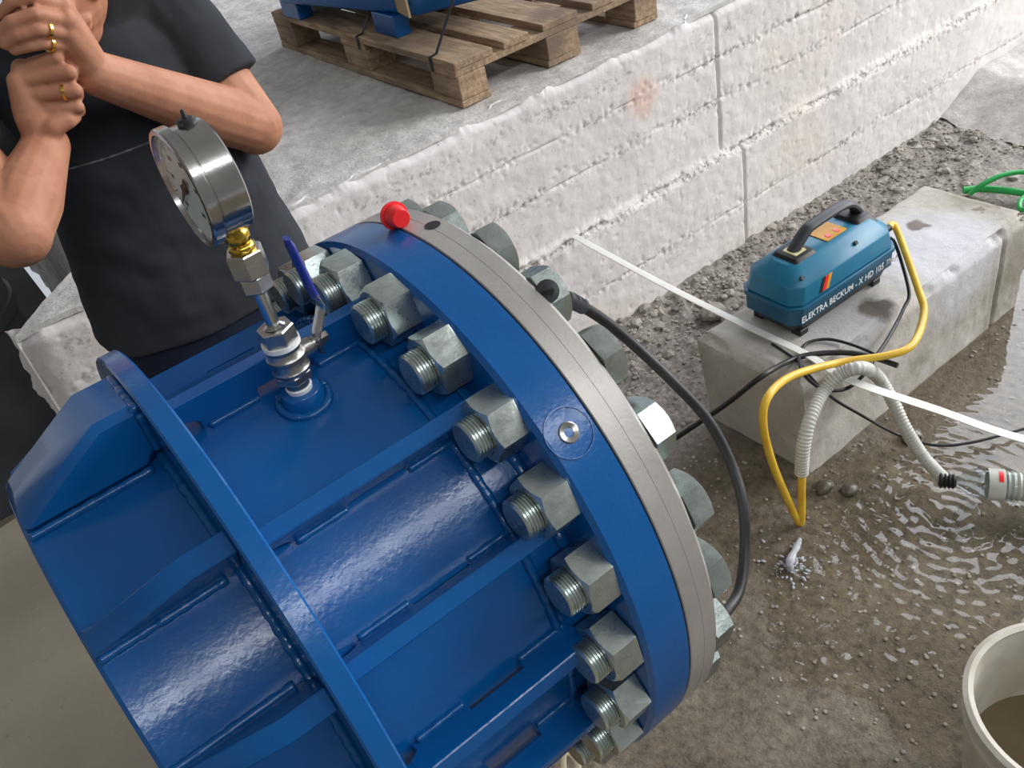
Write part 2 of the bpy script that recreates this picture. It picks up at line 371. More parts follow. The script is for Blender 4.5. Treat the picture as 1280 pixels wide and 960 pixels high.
def wall_marks():
    m = M['wall']; nt = m.node_tree; p = nt.nodes['Principled BSDF']; co = objco(nt); c = p.inputs['Base Color'].links[0].from_socket
    sx = nt.nodes.new('ShaderNodeSeparateXYZ'); nt.links.new(co, sx.inputs[0])
    def math_(op, a, b=None, c_=None):
        n = nt.nodes.new('ShaderNodeMath'); n.operation = op
        for i, v in enumerate((a, b, c_)):
            if v is None: continue
            if isinstance(v, bpy.types.NodeSocket): nt.links.new(v, n.inputs[i])
            else: n.inputs[i].default_value = v
        return n.outputs[0]
    zw = math_('MULTIPLY_ADD', noise_n(nt, co, 4, 3), .03, sx.outputs[2]); zw = math_('SUBTRACT', zw, .015)
    pits = ramp(nt, noise_n(nt, co, 70, 4, .7), [(.50, BW[0]), (.60, BW[1])])
    clus = ramp(nt, noise_n(nt, co, 7, 3), [(.42, BW[0]), (.56, BW[1])])
    for zz, wd, st_ in ((-.12, .03, .5), (-.20, .014, .75), (-.33, .014, .8), (-.512, .022, 1.0), (-.72, .014, .7)):
        d = math_('ABSOLUTE', math_('SUBTRACT', zw, zz)); r = nt.nodes.new('ShaderNodeMapRange')
        r.inputs[1].default_value = wd; r.inputs[2].default_value = wd*.2; nt.links.new(d, r.inputs[0])
        f = math_('MULTIPLY', math_('MULTIPLY', math_('MULTIPLY', r.outputs[0], pits), clus if zz != -.512 else .8), st_)
        c = mixc(nt, f, c, lin(118, 108, 98))
    q = on(803, 122, 1, WY)            # patch of reddish brick showing through
    d = nt.nodes.new('ShaderNodeVectorMath'); d.operation = 'DISTANCE'; nt.links.new(co, d.inputs[0]); d.inputs[1].default_value = tuple(q)
    r = nt.nodes.new('ShaderNodeMapRange'); r.inputs[1].default_value = .075; r.inputs[2].default_value = .035; r.inputs[4].default_value = .7
    nt.links.new(math_('MULTIPLY_ADD', noise_n(nt, co, 20, 3), .05, math_('SUBTRACT', d.outputs['Value'], .025)), r.inputs[0])
    c = mixc(nt, r.outputs[0], c, lin(226, 192, 176))
    nt.links.new(c, p.inputs['Base Color'])
wall_marks()
JX1 = on(897, 90, 1, WY)[0]; JX2 = on(926, 260, 1, WY)[0]; LZ = -.50
def wall_y(x, z):
    up = 1/(1+math.exp(-(z-LZ-.006*nz(x*6, 0, 3))/.006))
    y = WY - .02*(1-up)
    r = lambda zz, wdt, dep: dep*math.exp(-((z-zz-.008*nz(x*2.5, zz*9, 1))/wdt)**2)*max(0, .35+1.5*nz(x*5, zz*7, 4))
    y += r(-.20, .0035, .006) + r(-.33, .0035, .008) + r(LZ-.012, .008, .020) + r(-.72, .0035, .006)
    for zz in (-.20, -.33, LZ-.012, -.72):          # crumbled pits along the board joints
        dz = abs(z-zz-.006)
        if dz < .03: y += .010*(1-dz/.03)*max(0, nz(x*52, z*52, zz*9, 3)-.10)
    if z > LZ: y += .012*math.exp(-((x-JX1)/.0045)**2)
    else: y += .012*math.exp(-((x-JX2)/.0045)**2)
    y += .003*nz(x*3, z*6, 0) + .0016*nz(x*22, z*22, 2) + .005*max(0, nz(x*40, z*40, 7)-.40)
    e = max(0, (z-(ZP-.03))/.03); y += .03*e*e*(1+1.2*nz(x*8, 3, 3))
    e = max(0, (-.27-x)/.07); y += .03*e*e
    return y
xs = lin_(-.34, 3.0, 760) + lin_(3.01, 4.2, 120); zs = lin_(-1.3, -.95, 5) + lin_(-.93, ZP, 210)
wl = grid('wall_back', xs, zs, lambda x, z: (x + (.025*nz(z*9, 1, 1) if x < -.335 else 0), wall_y(x, z), z + (.012*nz(x*7, 9, 2) if z > ZP-.004 else 0)), M['wall']); tag(wl, kind='structure')
# platform top: surface with a broken diagonal left edge
def plat_left(y): 
    if y < 1.35: return -.34 + (y-WY)*.95
    return -.11 + .02*(y-1.35)
def pf(s, t):
    y = WY + .012 + (t**1.6)*3.6; x0 = plat_left(y); x = x0 + (s**1.3)*(4.3-x0)
    return (x, y, ZP + .006*nz(x*3, y*3, 2) + .003*nz(x*18, y*18, 4) + (-.012 if t < .001 else 0))
pt_ = grid('platform', lin_(0, 1, 260), lin_(0, 1, 150), pf, M['top']); tag(pt_, kind='structure', label='raised concrete platform top above the retaining wall')
mb = MB(); ring = [pf(0, t) for t in lin_(0, 1, 60)]
n_ = len(ring); mb.add([(x+.012*nz(y*12, 1, 1), y, z) for x, y, z in ring] + [(x+.03*nz(y*9, 4, 2), y, -1.3) for x, y, z in ring], [(i, i+1, n_+i+1, n_+i) for i in range(n_-1)])
tag(mb.build('wall_left', M['top'], fix=False), kind='structure')
# low concrete kerb closing the gravel strip at the far end
def kerb(x, y): return (x, y, gh(3.0, y) + .12*min(1, max(0, (x-2.95)/.25)) + .012*nz(x*6, y*6, 8))
tag(grid('trim_1', lin_(2.95, 4.2, 60), lin_(.0, 1.13, 60), kerb, M['top']), kind='structure')

# ------------------------------------------------------------------ pressure vessel
B0 = (0, 0, 0)
V = thing('pressure_vessel', 'large blue painted steel pressure vessel with a bolted grey end flange and welded ribs', 'vessel', B0)
V['_base'] = B0
RF, T1, T2, RB = .365, .056, .046, .3317
RS = .290; XE = -.410; XR0, XR1 = -.272, -.250
MB().lathe([(XE+.004, RS), (0.0, RS), (0.0, RS-.012), (XE, RS-.012), (XE, RS-.003)], closed=True, n=128).build('shell', M['blue'], V)
MB().lathe([(0, .270), (0, RF-.005), (.005, RF), (T1-.001, RF), (T1, RF-.001), (T1, .270)], closed=True, n=160).build('flange', M['blue'], V)
MB().lathe([(T1, .30), (T1, RF-.006), (T1+.0022, RF-.006), (T1+.0022, .30)], closed=True, n=128).build('gasket', M['dark'], V)
x0 = T1+.0022
MB().lathe([(x0, .0), (x0, RF-.001), (x0+.001, RF), (x0+.019, RF), (x0+.0193, RF-.0003), (x0+.0199, RF-.0003), (x0+.0202, RF), (T1+T2-.006, RF), (T1+T2, RF-.006), (T1+T2, .0)], n=160, cap=False).build('blind_flange', M['steel'], V)
MB().lathe([(XR0, RS), (XR0, .358), (XR0+.002, .36), (XR1-.002, .36), (XR1, .358), (XR1, RS)], closed=True, n=160).build('stiffening_ring', M['blue'], V)
def polar(th, r, x, w=0):      # th degrees, w sideways offset
    t = math.radians(th); return (x, -math.cos(t)*r + math.sin(t)*w, math.sin(t)*r + math.cos(t)*w)
RIBS = [90, 57.5, 33, 9, -15, -39, -63, -87, -111, -135, -159, 177, 156, 138]
def rib(th, ro=.328, tk=.018):
    xa, xb = XR1, 0.0; ri = RS-.003
    poly = [(xa+.022, ri), (xa+.022, ri+.012), (xa+.012, ri+.018), (xa, ri+.018), (xa, ro), (xb, ro), (xb, ri+.020), (xb-.028, ri+.020), (xb-.036, ri+.008), (xb-.036, ri),
            (-.100, ri), (-.100, ri+.014), (-.165, ri+.014), (-.165, ri)]
    return MB().prism(poly, -tk/2, tk/2, lambda u, v, w: polar(th, v, u, w)).build('rib', M['blue'], V, bevel=.0012)
for th in RIBS: rib(th)
def gusset(th, tk, ro=.350, ch=0):
    ri = RS-.003; xa = XR0
    poly = [(xa, RS+.012), (xa, ro), (xa-.042, ro), (XE+.003, RS+.012), (XE+.001, ri), (xa-.014, ri), (xa-.008, RS+.006)]
    return MB().prism(poly, -tk/2, tk/2, lambda u, v, w: polar(th, v, u, w)).build('gusset', M['blue'], V, bevel=ch or .0012)
gusset(94, .090, .354, .012)
for th in (59, 32.5, 8, -16, -40, -64, -88, -112, -136, -160, 176, 154, 136): gusset(th, .023, .342)
def bead(pts, r, name='weld_bead', wob=.25, par=None):
    path, L = resample([Vector(p) for p in pts], .0028); sd = random.random()*50
    return MB().tube(path, lambda t: r*(1+wob*.35*math.sin(t*L/.009*PI)+.22*nz(t*L*90, sd)), n=8).build(name, M['weld'], V, fix=False, ang=180)
def arc(x, r, a, b, n=40): return [polar(a+(b-a)*i/n, r, x) for i in range(n+1)]
bead(arc(-.047, RS+.001, -60, 150, 160), .0048)
bead(arc(-.004, RS+.001, -40, 140, 120), .006)
bead(arc(XR0-.003, RS+.002, -20, 88, 80), .005)
for th in RIBS[:5]:
    for sgn in (-1, 1):
        d = math.degrees(.0105/RS)*sgn
        bead([polar(th+d, RS+.0015, x) for x in (-.222, -.168)], .0036)
        bead([polar(th+d, RS+.0015, x) for x in (-.098, -.040)], .0036)
for th, hw in ((94, .047), (59, .013), (32.5, .013), (8, .013)):
    for sgn in (-1, 1):
        d = math.degrees(hw/RS)*sgn
        bead([polar(th+d, RS+.002, x) for x in (XE+.004, XR0-.016)], .0042)
bead([polar(94-math.degrees(.047/.34), r, XR0-.003) for r in (.305, .35)], .0042)
bead([polar(94+w_, .351, XR0-.004) for w_ in (-7, 7)], .006)
# bolts: 24 studs, a nut on either side; random turn of each hexagon
def nut_mesh(h, af, hole, x0, dirn):
    n = 48; mb = MB(); P = []
    def hexr(q): return (af/2)/math.cos((q % (PI/3)) - PI/6)
    rc = af/2*.97
    rows = [[(0, hexr(2*PI*k/n)*.985) for k in range(n)], [(.0012, hexr(2*PI*k/n)) for k in range(n)],
            [(h-max(0, hexr(2*PI*k/n)-rc)*.62, hexr(2*PI*k/n)) for k in range(n)], [(h, rc) for k in range(n)], [(h, hole+.0015) for k in range(n)], [(h-.002, hole) for k in range(n)]]
    for row in rows:
        for k, (t, r) in enumerate(row):
            q = 2*PI*k/n; P.append((x0+dirn*t, r*math.cos(q), r*math.sin(q)))
    fs = [(i*n+k, i*n+(k+1) % n, (i+1)*n+(k+1) % n, (i+1)*n+k) for i in range(len(rows)-1) for k in range(n)]
    fs.append(tuple(range(n)))
    mb.add(P, fs); return mb
sp = [(-.052, .0), (-.052, .0196)]; x = -.0498
while x < -.002:
    sp += [(x, .0220), (x+.0012, .0220), (x+.002, .0204), (x+.0024, .0204)]; x += .0034
sp += [(0, .021), (T1+T2+.027, .021), (T1+T2+.029, .0195), (T1+T2+.029, 0)]
stud_me = nutF = nutB = wash = None
for k in range(24):
    th = 7.5 + 15*k
    y, z = -RB*math.cos(math.radians(th)), RB*math.sin(math.radians(th))
    if stud_me is None:
        s_ = MB().lathe(sp, n=32, cap=False).build('stud_bolt', M['zinc'], V, base=B0); stud_me = s_.data
        a_ = nut_mesh(.034, .0605, .0215, -.0002, -1).build('nut', M['zinc'], s_, base=B0, ang=28); nutF = a_.data
        b_ = nut_mesh(.028, .0605, .0215, T1+T2+.0002, 1).build('nut', M['zinc'], s_, base=B0, ang=28); nutB = b_.data
    else:
        s_ = link('stud_bolt', stud_me, V); a_ = link('nut', nutF, s_); b_ = link('nut', nutB, s_)
    s_.location = (random.uniform(-.002, .002), y, z)
    a_.rotation_euler.x = math.radians(90-th) + random.uniform(-.35, .35) + .25
    b_.rotation_euler.x = math.radians(90-th) + random.uniform(-.4, .4)
# socket plug in the rim of the flange
th = 44.7
pl = MB().lathe([(-.004, .0), (-.004, .0045), (.0005, .0050), (.0016, .0095), (.0010, .0105), (-.003, .0108)], o=polar(th, RF, .028), ax=polar(th, 1, 0), n=24, cap=False)
pl.build('socket_plug', M['stainless'], V)
MB().lathe([(-.002, .0255), (.0006, .0255), (.0006, .0245), (-.002, .0245)], o=polar(th, RF, .028), ax=polar(th, 1, 0), n=48, closed=True).build('port_rim', M['blue'], V)
MB().lathe([(-.003, 0), (.0007, .0001), (.0007, .009)], o=polar(91.1, RF, .082), ax=polar(91.1, 1, 0), n=24, cap=False).build('hole_shade_disc', M['dark'], V)  # flat dark disc on the rim, shade of the hole as colour
# boss for the gauge
BX, BY = -.134, -.045; BZ = math.sqrt(RS*RS-BY*BY)
MB().lathe([(-.012, .026), (.004, .026), (.008, .0225), (.024, .0215), (.026, .020), (.026, .0125)], o=(BX, BY, BZ-.012), ax=(0, 0, 1), n=40).build('boss', M['blue'], V)
bead([(BX+.025*math.cos(q), BY+.025*math.sin(q), math.sqrt(RS**2-(BY+.025*math.sin(q))**2)+.001) for q in lin_(0, 2*PI, 40)], .0045)
# supports under the vessel (timber bearers on the ground)
for i, xx in enumerate((-.18, -.06)):
    o = thing('timber_bearer', 'square timber bearer under the blue vessel, ' + ('nearer the ribbed end' if i == 0 else 'nearer the bolted flange'), 'timber', (xx, .02, ZG), 'timber bearers under the vessel')
    MB().box((xx, .04, (ZG-.331)/2), (.09, .30, abs(ZG+.331))).build('post', M['timber'], o, bevel=.003)

# ------------------------------------------------------------------ ball valve and pressure gauge on the boss
VB = (BX, BY, BZ+.014)
va = thing('ball_valve', 'small stainless ball valve with blue lever, screwed into the blue vessel', 'valve', VB)
z = BZ+.0125
up = (0, 0, 1)
def hexp(af, z0, z1, rot=0.0, cham=.0015):
    mb = MB(); n = 48; P = []
    for (zz, sc_) in ((z0, .93), (z0+cham, 1), (z1-cham, 1), (z1, .93)):
        for k in range(n):
            q = 2*PI*k/n; r = (af/2)/math.cos(((q) % (PI/3))-PI/6)*sc_; P.append((BX+r*math.cos(q+rot), BY+r*math.sin(q+rot), zz))
    fs = [(i*n+k, i*n+(k+1) % n, (i+1)*n+(k+1) % n, (i+1)*n+k) for i in range(3) for k in range(n)] + [tuple(range(n))[::-1], tuple(range(3*n, 4*n))]
    return mb.add(P, fs)
MB().lathe([(0, .0125), (.006, .0135), (.007, .012)], o=(BX, BY, z), ax=up, n=32).build('thread_tape', M['ptfe'], va)
MB().lathe([(0, .0118), (.011, .0118)], o=(BX, BY, z+.004), ax=up, n=32).build('nipple', M['brushed'], va)
MB().lathe([(0, .0125), (.0045, .0130), (.005, .012)], o=(BX, BY, z+.0135), ax=up, n=32).build('thread_tape', M['ptfe'], va)
hexp(.033, z+.016, z+.026, .2).build('lower_hexagon', M['brushed'], va, ang=28)
MB().lathe([(.024, .0165), (.027, .0188), (.030, .0192), (.032, .0178), (.040, .0178), (.042, .0195), (.045, .0195), (.047, .0178), (.052, .0168), (.054, .0180), (.057, .0180), (.059, .016)], o=(BX, BY, z), ax=up, n=40).build('valve_body', M['brushed'], va)
hexp(.031, z+.058, z+.078, .5).build('upper_hexagon', M['brushed'], va, ang=28)
MB().lathe([(.0565, .0187), (.0615, .0187)], o=(BX, BY, z), ax=up, n=32).build('thread_tape', M['ptfe'], va)
zs_ = z+.041
MB().lathe([(.012, .009), (.026, .009), (.027, .0075), (.034, .0075)], o=(BX, BY, zs_), ax=(1, 0, 0), n=24).build('stem_gland', M['brushed'], va)
MB().lathe([(.030, .0085), (.038, .0085), (.039, .006), (.045, .006)], o=(BX, BY, zs_), ax=(1, 0, 0), n=6).build('stem_nut', M['stainless'], va, smooth=False)
hp = spline([(BX+.033, BY, zs_-.012), (BX+.034, BY, zs_+.004), (BX+.044, BY, zs_+.022), (BX+.050, BY, zs_+.036), (BX+.047, BY, zs_+.050)], 6)
MB().tube(hp, (.0095, .0016), n=8, flat=(0, 1, 0)).build('handle_plate', M['stainless'], va)
hp = spline([(BX+.0475, BY, zs_+.044), (BX+.045, BY, zs_+.062), (BX+.043, BY, zs_+.088), (BX+.041, BY, zs_+.112)], 6)
MB().tube(hp, lambda t: (.0085*(1 if t < .9 else .8), .0038*(1 if t < .9 else .75)), n=14, flat=(0, 1, 0)).build('lever_grip', M['bluegrip'], va)
GB = (BX, BY, z+.078)
ga = thing('pressure_gauge', 'round stainless dial pressure gauge standing upright on the valve', 'gauge', GB)
zt = z+.0785
MB().lathe([(0, .0105), (.003, .0065), (.050, .0065)], o=(BX, BY, zt), ax=up, n=24).build('stem_tube', M['stainless'], ga)
hexp(.027, zt+.042, zt+.059, .35).build('lower_nut', M['stainless'], ga, ang=28)
hexp(.031, zt+.058, zt+.083, .1).build('coupling', M['stainless'], ga, ang=28)
MB().lathe([(.081, .011), (.085, .0125), (.088, .0125), (.090, .0095), (.094, .0115), (.102, .0115), (.105, .008), (.116, .008)], o=(BX, BY, zt), ax=up, n=8).build('brass_stem', M['brass'], ga, ang=60)
GR = .925
gc = Vector((BX-.0, BY, zt+.104+.0495)); gx = BX+.010
MB().lathe([(a_*.86, b_*GR) for a_, b_ in [(0, 0), (0, .050), (-.002, .0525), (-.030, .0525), (-.031, .0518), (-.032, .0518), (-.033, .0555), (-.0335, .0562), (-.043, .0562), (-.0445, .0552), (-.0450, .0510), (-.040, .0495), (-.039, .0495), (-.039, 0)]], o=(gx, gc.y, gc.z), ax=(1, 0, 0), n=96, cap=False).build('case', M['stainless'], ga)
fx = gx-.0392*.86
MB().lathe([(0, 0), (0, .0492*GR), (-.0006, .0492*GR), (-.0006, 0)], o=(fx, gc.y, gc.z), ax=(1, 0, 0), n=64, cap=False).build('dial', M['dial'], ga)
tk = MB()
for k in range(51):
    a = math.radians(225-270*k/50); big = k % 5 == 0; r0, r1 = (.036*GR if big else .0405*GR), .0445*GR
    for_ = lambda r, wv: (fx-.0009, gc.y+(-math.cos(a)*r + math.sin(a)*wv)*-1*-1, gc.z+math.sin(a)*r + math.cos(a)*wv)
    h = .0006 if big else .0003
    tk.add([for_(r0, -h), for_(r0, h), for_(r1, h), for_(r1, -h)], [(0, 1, 2, 3)])
for k in range(0, 11, 2):
    a = math.radians(225-270*k/10)
    for j, dx in enumerate((-.0022, .0022)):
        cy, cz = gc.y - math.cos(a)*.0272*-1 + dx, gc.z + math.sin(a)*.0272
        tk.add([(fx-.0009, cy-.0012, cz-.0022), (fx-.0009, cy+.0012, cz-.0022), (fx-.0009, cy+.0012, cz+.0022), (fx-.0009, cy-.0012, cz+.0022)], [(0, 1, 2, 3)])
tk.build('scale_marks', M['black'], ga, smooth=False, fix=False)
nd = MB(); a = math.radians(-40); d = Vector((0, math.cos(a), math.sin(a))); s2 = Vector((0, -d.z, d.y))
c0 = Vector((fx-.0022, gc.y, gc.z))
pp = [c0-d*.016-s2*.0025, c0-d*.016+s2*.0025, c0+s2*.0022, c0+d*.031, c0-s2*.0022]
nd.add([tuple(p) for p in pp]+[(p.x-.0012, p.y, p.z) for p in pp], [(0,1,2,3,4), (9,8,7,6,5)]+[(i, (i+1) % 5, 5+(i+1) % 5, 5+i) for i in range(5)])
nd.lathe([(-.0015, .0045), (.001, .0045)], o=tuple(c0), ax=(1, 0, 0), n=20)
nd.build('needle', M['black'], ga, smooth=False)
MB().lathe([(0, .0495*GR), (0, 0.0002)], o=(gx-.0385, gc.y, gc.z), ax=(1, 0, 0), n=64, cap=False).build('window_glass', M['glass'], ga)
MB().lathe([(-.002, .008), (.003, .0078), (.0045, .006), (.0048, .0022), (.011, .0016), (.012, 0)], o=(gx-.013, gc.y, gc.z+.0525*GR), ax=up, n=20).build('vent_plug', M['rubber'], ga)

# ------------------------------------------------------------------ red thread cap lying on the rim
th = 95.5; P0 = Vector(polar(th, RF, .058)); axv = (Vector(CAM) - P0 + Vector((.25, -.05, -.25))).normalized()
cp = P0 + Vector(polar(th, 1, 0))*.014
rc = MB().lathe([(-.012, .0), (-.012, .0158), (-.009, .0158), (-.0085, .0132), (.012, .0105), (.014, .0095), (.014, .0)], o=tuple(cp), ax=tuple(axv), n=32, cap=False)
tag(rc.build('thread_cap', M['red'], base=tuple(P0)), 'red plastic thread cap resting on top of the flange rim', 'plastic cap')
# webbing loop hanging below the flange bolts
wp = spline([oy(706, 940, -.12) , oy(704, 952, -.12), oy(706, 966, -.12), oy(716, 972, -.12), oy(723, 962, -.12), oy(720, 948, -.12), oy(712, 940, -.12)], 6)
tag(MB().tube(wp, (.006, .0025), n=8, flat=(1, 0, 0)).build('sling_loop', M['rope'], base=tuple(wp[0])), 'cream webbing loop hanging below the lowest flange bolts', 'sling')

# ------------------------------------------------------------------ concrete block carrying the pressure washer
ZB = -.602
def cblock():
    X0, X1, Y0, Y1 = 1.05, 2.04, .258, .595; mb = MB()
    def warp(x, y, z):
        k = (ZB-z)/.32; x0 = X0+.04*k
        return (x0 + (x-X0)/(X1-X0)*(X1-x0), y, z)
    def jit(p, s=1):
        x, y, z = p; g = .006*nz(x*5, y*5+z*5, 3)+.0035*nz(x*24, y*24, z*24)
        ed = min(abs(y-Y0)+abs(z-ZB), abs(y-Y1)+abs(z-ZB), abs(x-X0)+abs(z-ZB), abs(x-X1)+abs(z-ZB))
        c_ = max(0, 1-ed/.03); d = c_*(.012+.02*max(0, nz(x*11, y*11, z*11+4)))
        gx = -.010*math.exp(-((x-1.905)/.006)**2) if y < Y0+.01 and s else 0
        return warp(x+g*.4+(d if x < X0+.02 else (-d if x > X1-.02 else 0)), y+g*.5+(d if y < Y0+.02 else (-d if y > Y1-.02 else 0))-gx, z+g*.4-d)
    xs_ = lin_(X0, X1, 120); ys_ = lin_(Y0, Y1, 44); zz_ = lin_(ZG-.05, ZB, 40)
    def patch(A, Bs, fn):
        na, nb = len(A), len(Bs)
        mb.add([jit(fn(a, b)) for b in Bs for a in A], [(j*na+i, j*na+i+1, (j+1)*na+i+1, (j+1)*na+i) for j in range(nb-1) for i in range(na-1)])
    patch(xs_, ys_, lambda a, b: (a, b, ZB)); patch(xs_, zz_, lambda a, b: (a, Y0, b)); patch(xs_, zz_, lambda a, b: (a, Y1, b))
    patch(ys_, zz_, lambda a, b: (X0, a, b)); patch(ys_, zz_, lambda a, b: (X1, a, b))
    bm = bmesh.new(); me = bpy.data.meshes.new('t'); me.from_pydata(mb.v, [], mb.f); bm.from_mesh(me)
    bmesh.ops.remove_doubles(bm, verts=bm.verts, dist=1e-4); bmesh.ops.recalc_face_normals(bm, faces=bm.faces)
    o = MB(); o.v = [tuple(v.co) for v in bm.verts]; bm.verts.ensure_lookup_table(); o.f = [tuple(v.index for v in f.verts) for f in bm.faces]; o.m = [0]*len(o.f); bm.free()
    return o
def block_mat():
    m = M['blockm']; nt = m.node_tree; p = nt.nodes['Principled BSDF']; co = objco(nt)
    old = p.inputs['Base Color'].links[0].from_socket
    # bluish-white worn cement skim on the middle of the top, dark damp spots
    geo = nt.nodes.new('ShaderNodeSeparateXYZ'); nt.links.new(co, geo.inputs[0])
    c = old
    warp = nt.nodes.new('ShaderNodeVectorMath'); warp.operation = 'MULTIPLY_ADD'
    nn = nt.nodes.new('ShaderNodeTexNoise'); nn.inputs['Scale'].default_value = 22; nn.inputs['Detail'].default_value = 4; nt.links.new(co, nn.inputs['Vector'])
    nt.links.new(nn.outputs['Color'], warp.inputs[0]); warp.inputs[1].default_value = (.07, .07, 0); nt.links.new(co, warp.inputs[2])
    def spot(px, py, r, col, soft=.4):
        q = oz(px, py, ZB)
        d = nt.nodes.new('ShaderNodeVectorMath'); d.operation = 'DISTANCE'; nt.links.new(warp.outputs[0], d.inputs[0])
        d.inputs[1].default_value = (q[0]-1.05+.035, q[1]-.258+.035, .32)
        r_ = nt.nodes.new('ShaderNodeMapRange'); r_.inputs[1].default_value = r; r_.inputs[2].default_value = r*(1-soft); nt.links.new(d.outputs['Value'], r_.inputs[0])
        return mixc(nt, r_.outputs[0], c, col)
    c = spot(1170, 310, .24, lin(202, 202, 208), .5)
    c = spot(1055, 400, .16, lin(176, 174, 176), .6)
    c = spot(1146, 281, .038, lin(128, 118, 114)); c = spot(1096, 385, .055, lin(112, 104, 98)); c = spot(1225, 262, .022, lin(136, 124, 116)); c = spot(1245, 258, .018, lin(146, 134, 126))
    nt.links.new(c, p.inputs['Base Color'])
block_mat()
bo = cblock().build('concrete_block', M['blockm'], base=(1.05, .258, ZG), ang=50)
tag(bo, 'long whitish concrete block on the wet floor, carrying the teal pressure washer', 'concrete block')

# ------------------------------------------------------------------ pressure washer
q0 = oz(995, 433, ZB); q1 = oz(1120, 346, ZB)
dx = Vector((q1[0]-q0[0], q1[1]-q0[1], 0)); WL = dx.length; ux = dx.normalized(); uy = Vector((-ux.y, ux.x, 0))
WW = .182
org = Vector((q0[0], q0[1], ZB))
def W(x, y, z): p = org + ux*x + uy*y; return (p.x, p.y, ZB+z)
wa = thing('pressure_washer', 'teal electric pressure washer with black carrying handle on the concrete block', 'pressure washer', tuple(org))
def section(mb, rows, mi=0):    # rows of (z, x0, x1, y0, y1, c): octagonal plan outlines
    P = []; 
    for z, x0, x1, y0, y1, c in rows:
        P += [W(x0+c, y0, z), W(x1-c, y0, z), W(x1, y0+c, z), W(x1, y1-c, z), W(x1-c, y1, z), W(x0+c, y1, z), W(x0, y1-c, z), W(x0, y0+c, z)]
    n = 8; fs = [(i*n+k, i*n+(k+1) % n, (i+1)*n+(k+1) % n, (i+1)*n+k) for i in range(len(rows)-1) for k in range(n)]
    fs += [tuple(range(n))[::-1], tuple(range((len(rows)-1)*n, len(rows)*n))]
    return mb.add(P, fs, mi)
b = MB(); section(b, [(.012, .03, WL-.02, .02, WW-.02, .02), (.050, .018, WL-.01, .008, WW-.008, .02)]); b.build('chassis', M['grey'], wa, bevel=.002)
for xx in (.05, WL-.06):
    for yy in (.03, WW-.03):
        MB().box(W(xx, yy, .009), (.03, .03, .018), Matrix.Rotation(math.atan2(ux.y, ux.x), 3, 'Z')).build('foot', M['rubber'], wa, bevel=.002)
b = MB(); section(b, [(.048, .0, WL, 0, WW, .026), (.088, .0, WL, 0, WW, .026), (.090, -.004, WL+.004, -.004, WW+.004, .026), (.102, -.004, WL+.004, -.004, WW+.004, .026)])
b.build('lower_housing', M['tealdark'], wa, bevel=.002)
b = MB(); section(b, [(.102, .002, WL-.002, .002, WW-.002, .026), (.150, .008, WL-.008, .006, WW-.006, .030), (.186, .045, WL-.040, .046, WW-.046, .026)])
b.build('upper_housing', M['teal'], wa, bevel=.003)
def blockbar(mb, p0, p1, wy, hz):
    P0, P1 = Vector(W(*p0)), Vector(W(*p1)); return mb.tube([P0, P1], (wy, hz), n=4, flat=tuple(uy))
hb_ = MB()
hp = spline([W(.090, WW/2, .190), W(.135, WW/2, .226), W(.165, WW/2, .234), W(.26, WW/2, .236), W(.305, WW/2, .226), W(.345, WW/2, .188)], 6)
hb_.tube(hp, (.017, .011), n=10, flat=tuple(uy)); hb_.build('handle', M['grey'], wa)
for nm, (xa, xb) in (('handle_socket', (.05, .150)), ('handle_socket', (WL-.115, WL-.030))):
    b = MB(); section(b, [(.150, xa-.012, xb+.012, .026, WW-.026, .012), (.194, xa+.014, xb-.018, WW/2-.034, WW/2+.034, .006)]); b.build(nm, M['black'], wa, bevel=.002)
b = MB(); section(b, [(.194, .078, .118, WW/2-.022, WW/2+.020, .002), (.1965, .079, .117, WW/2-.021, WW/2+.019, .002)]); b.build('rating_label', M['cream'], wa)
b = MB(); section(b, [(.185, .185, .26, .060, WW/2+.036, .002), (.1885, .185, .26, .060, WW/2+.036, .002)]); b.build('warning_label', M['orange'], wa)
for dx_ in (.2, .232):
    b = MB(); section(b, [(.1884, dx_, dx_+.012, .068, .085, .003), (.1892, dx_, dx_+.012, .068, .085, .003)]); b.build('warning_mark', M['red'], wa)
def sidey(z): return .002 + .004*(z-.102)/.048
ZF = .128
for (c_, off) in ((M['black'], 0), (M['red'], .012), (M['orange'], .024)):
    x0 = .085+off
    P = [W(x0, sidey(.112)-.0012, .110), W(x0+.011, sidey(.112)-.0012, .110), W(x0+.026, sidey(.146)-.0012, .146), W(x0+.015, sidey(.146)-.0012, .146)]
    P2 = [(a[0]+uy.x*.003, a[1]+uy.y*.003, a[2]) for a in P]
    MB().add(P+P2, [(0,1,2,3), (7,6,5,4), (0,4,5,1), (1,5,6,2), (2,6,7,3), (3,7,4,0)]).build('emblem_stripe', c_, wa, smooth=False)
for xx in (.044, WL-.15): MB().lathe([(-.002, .006), (.003, .006)], o=W(xx, .022, .168), ax=(-uy.x, -uy.y, .7), n=6).build('screw_recess', M['black'], wa, smooth=False)
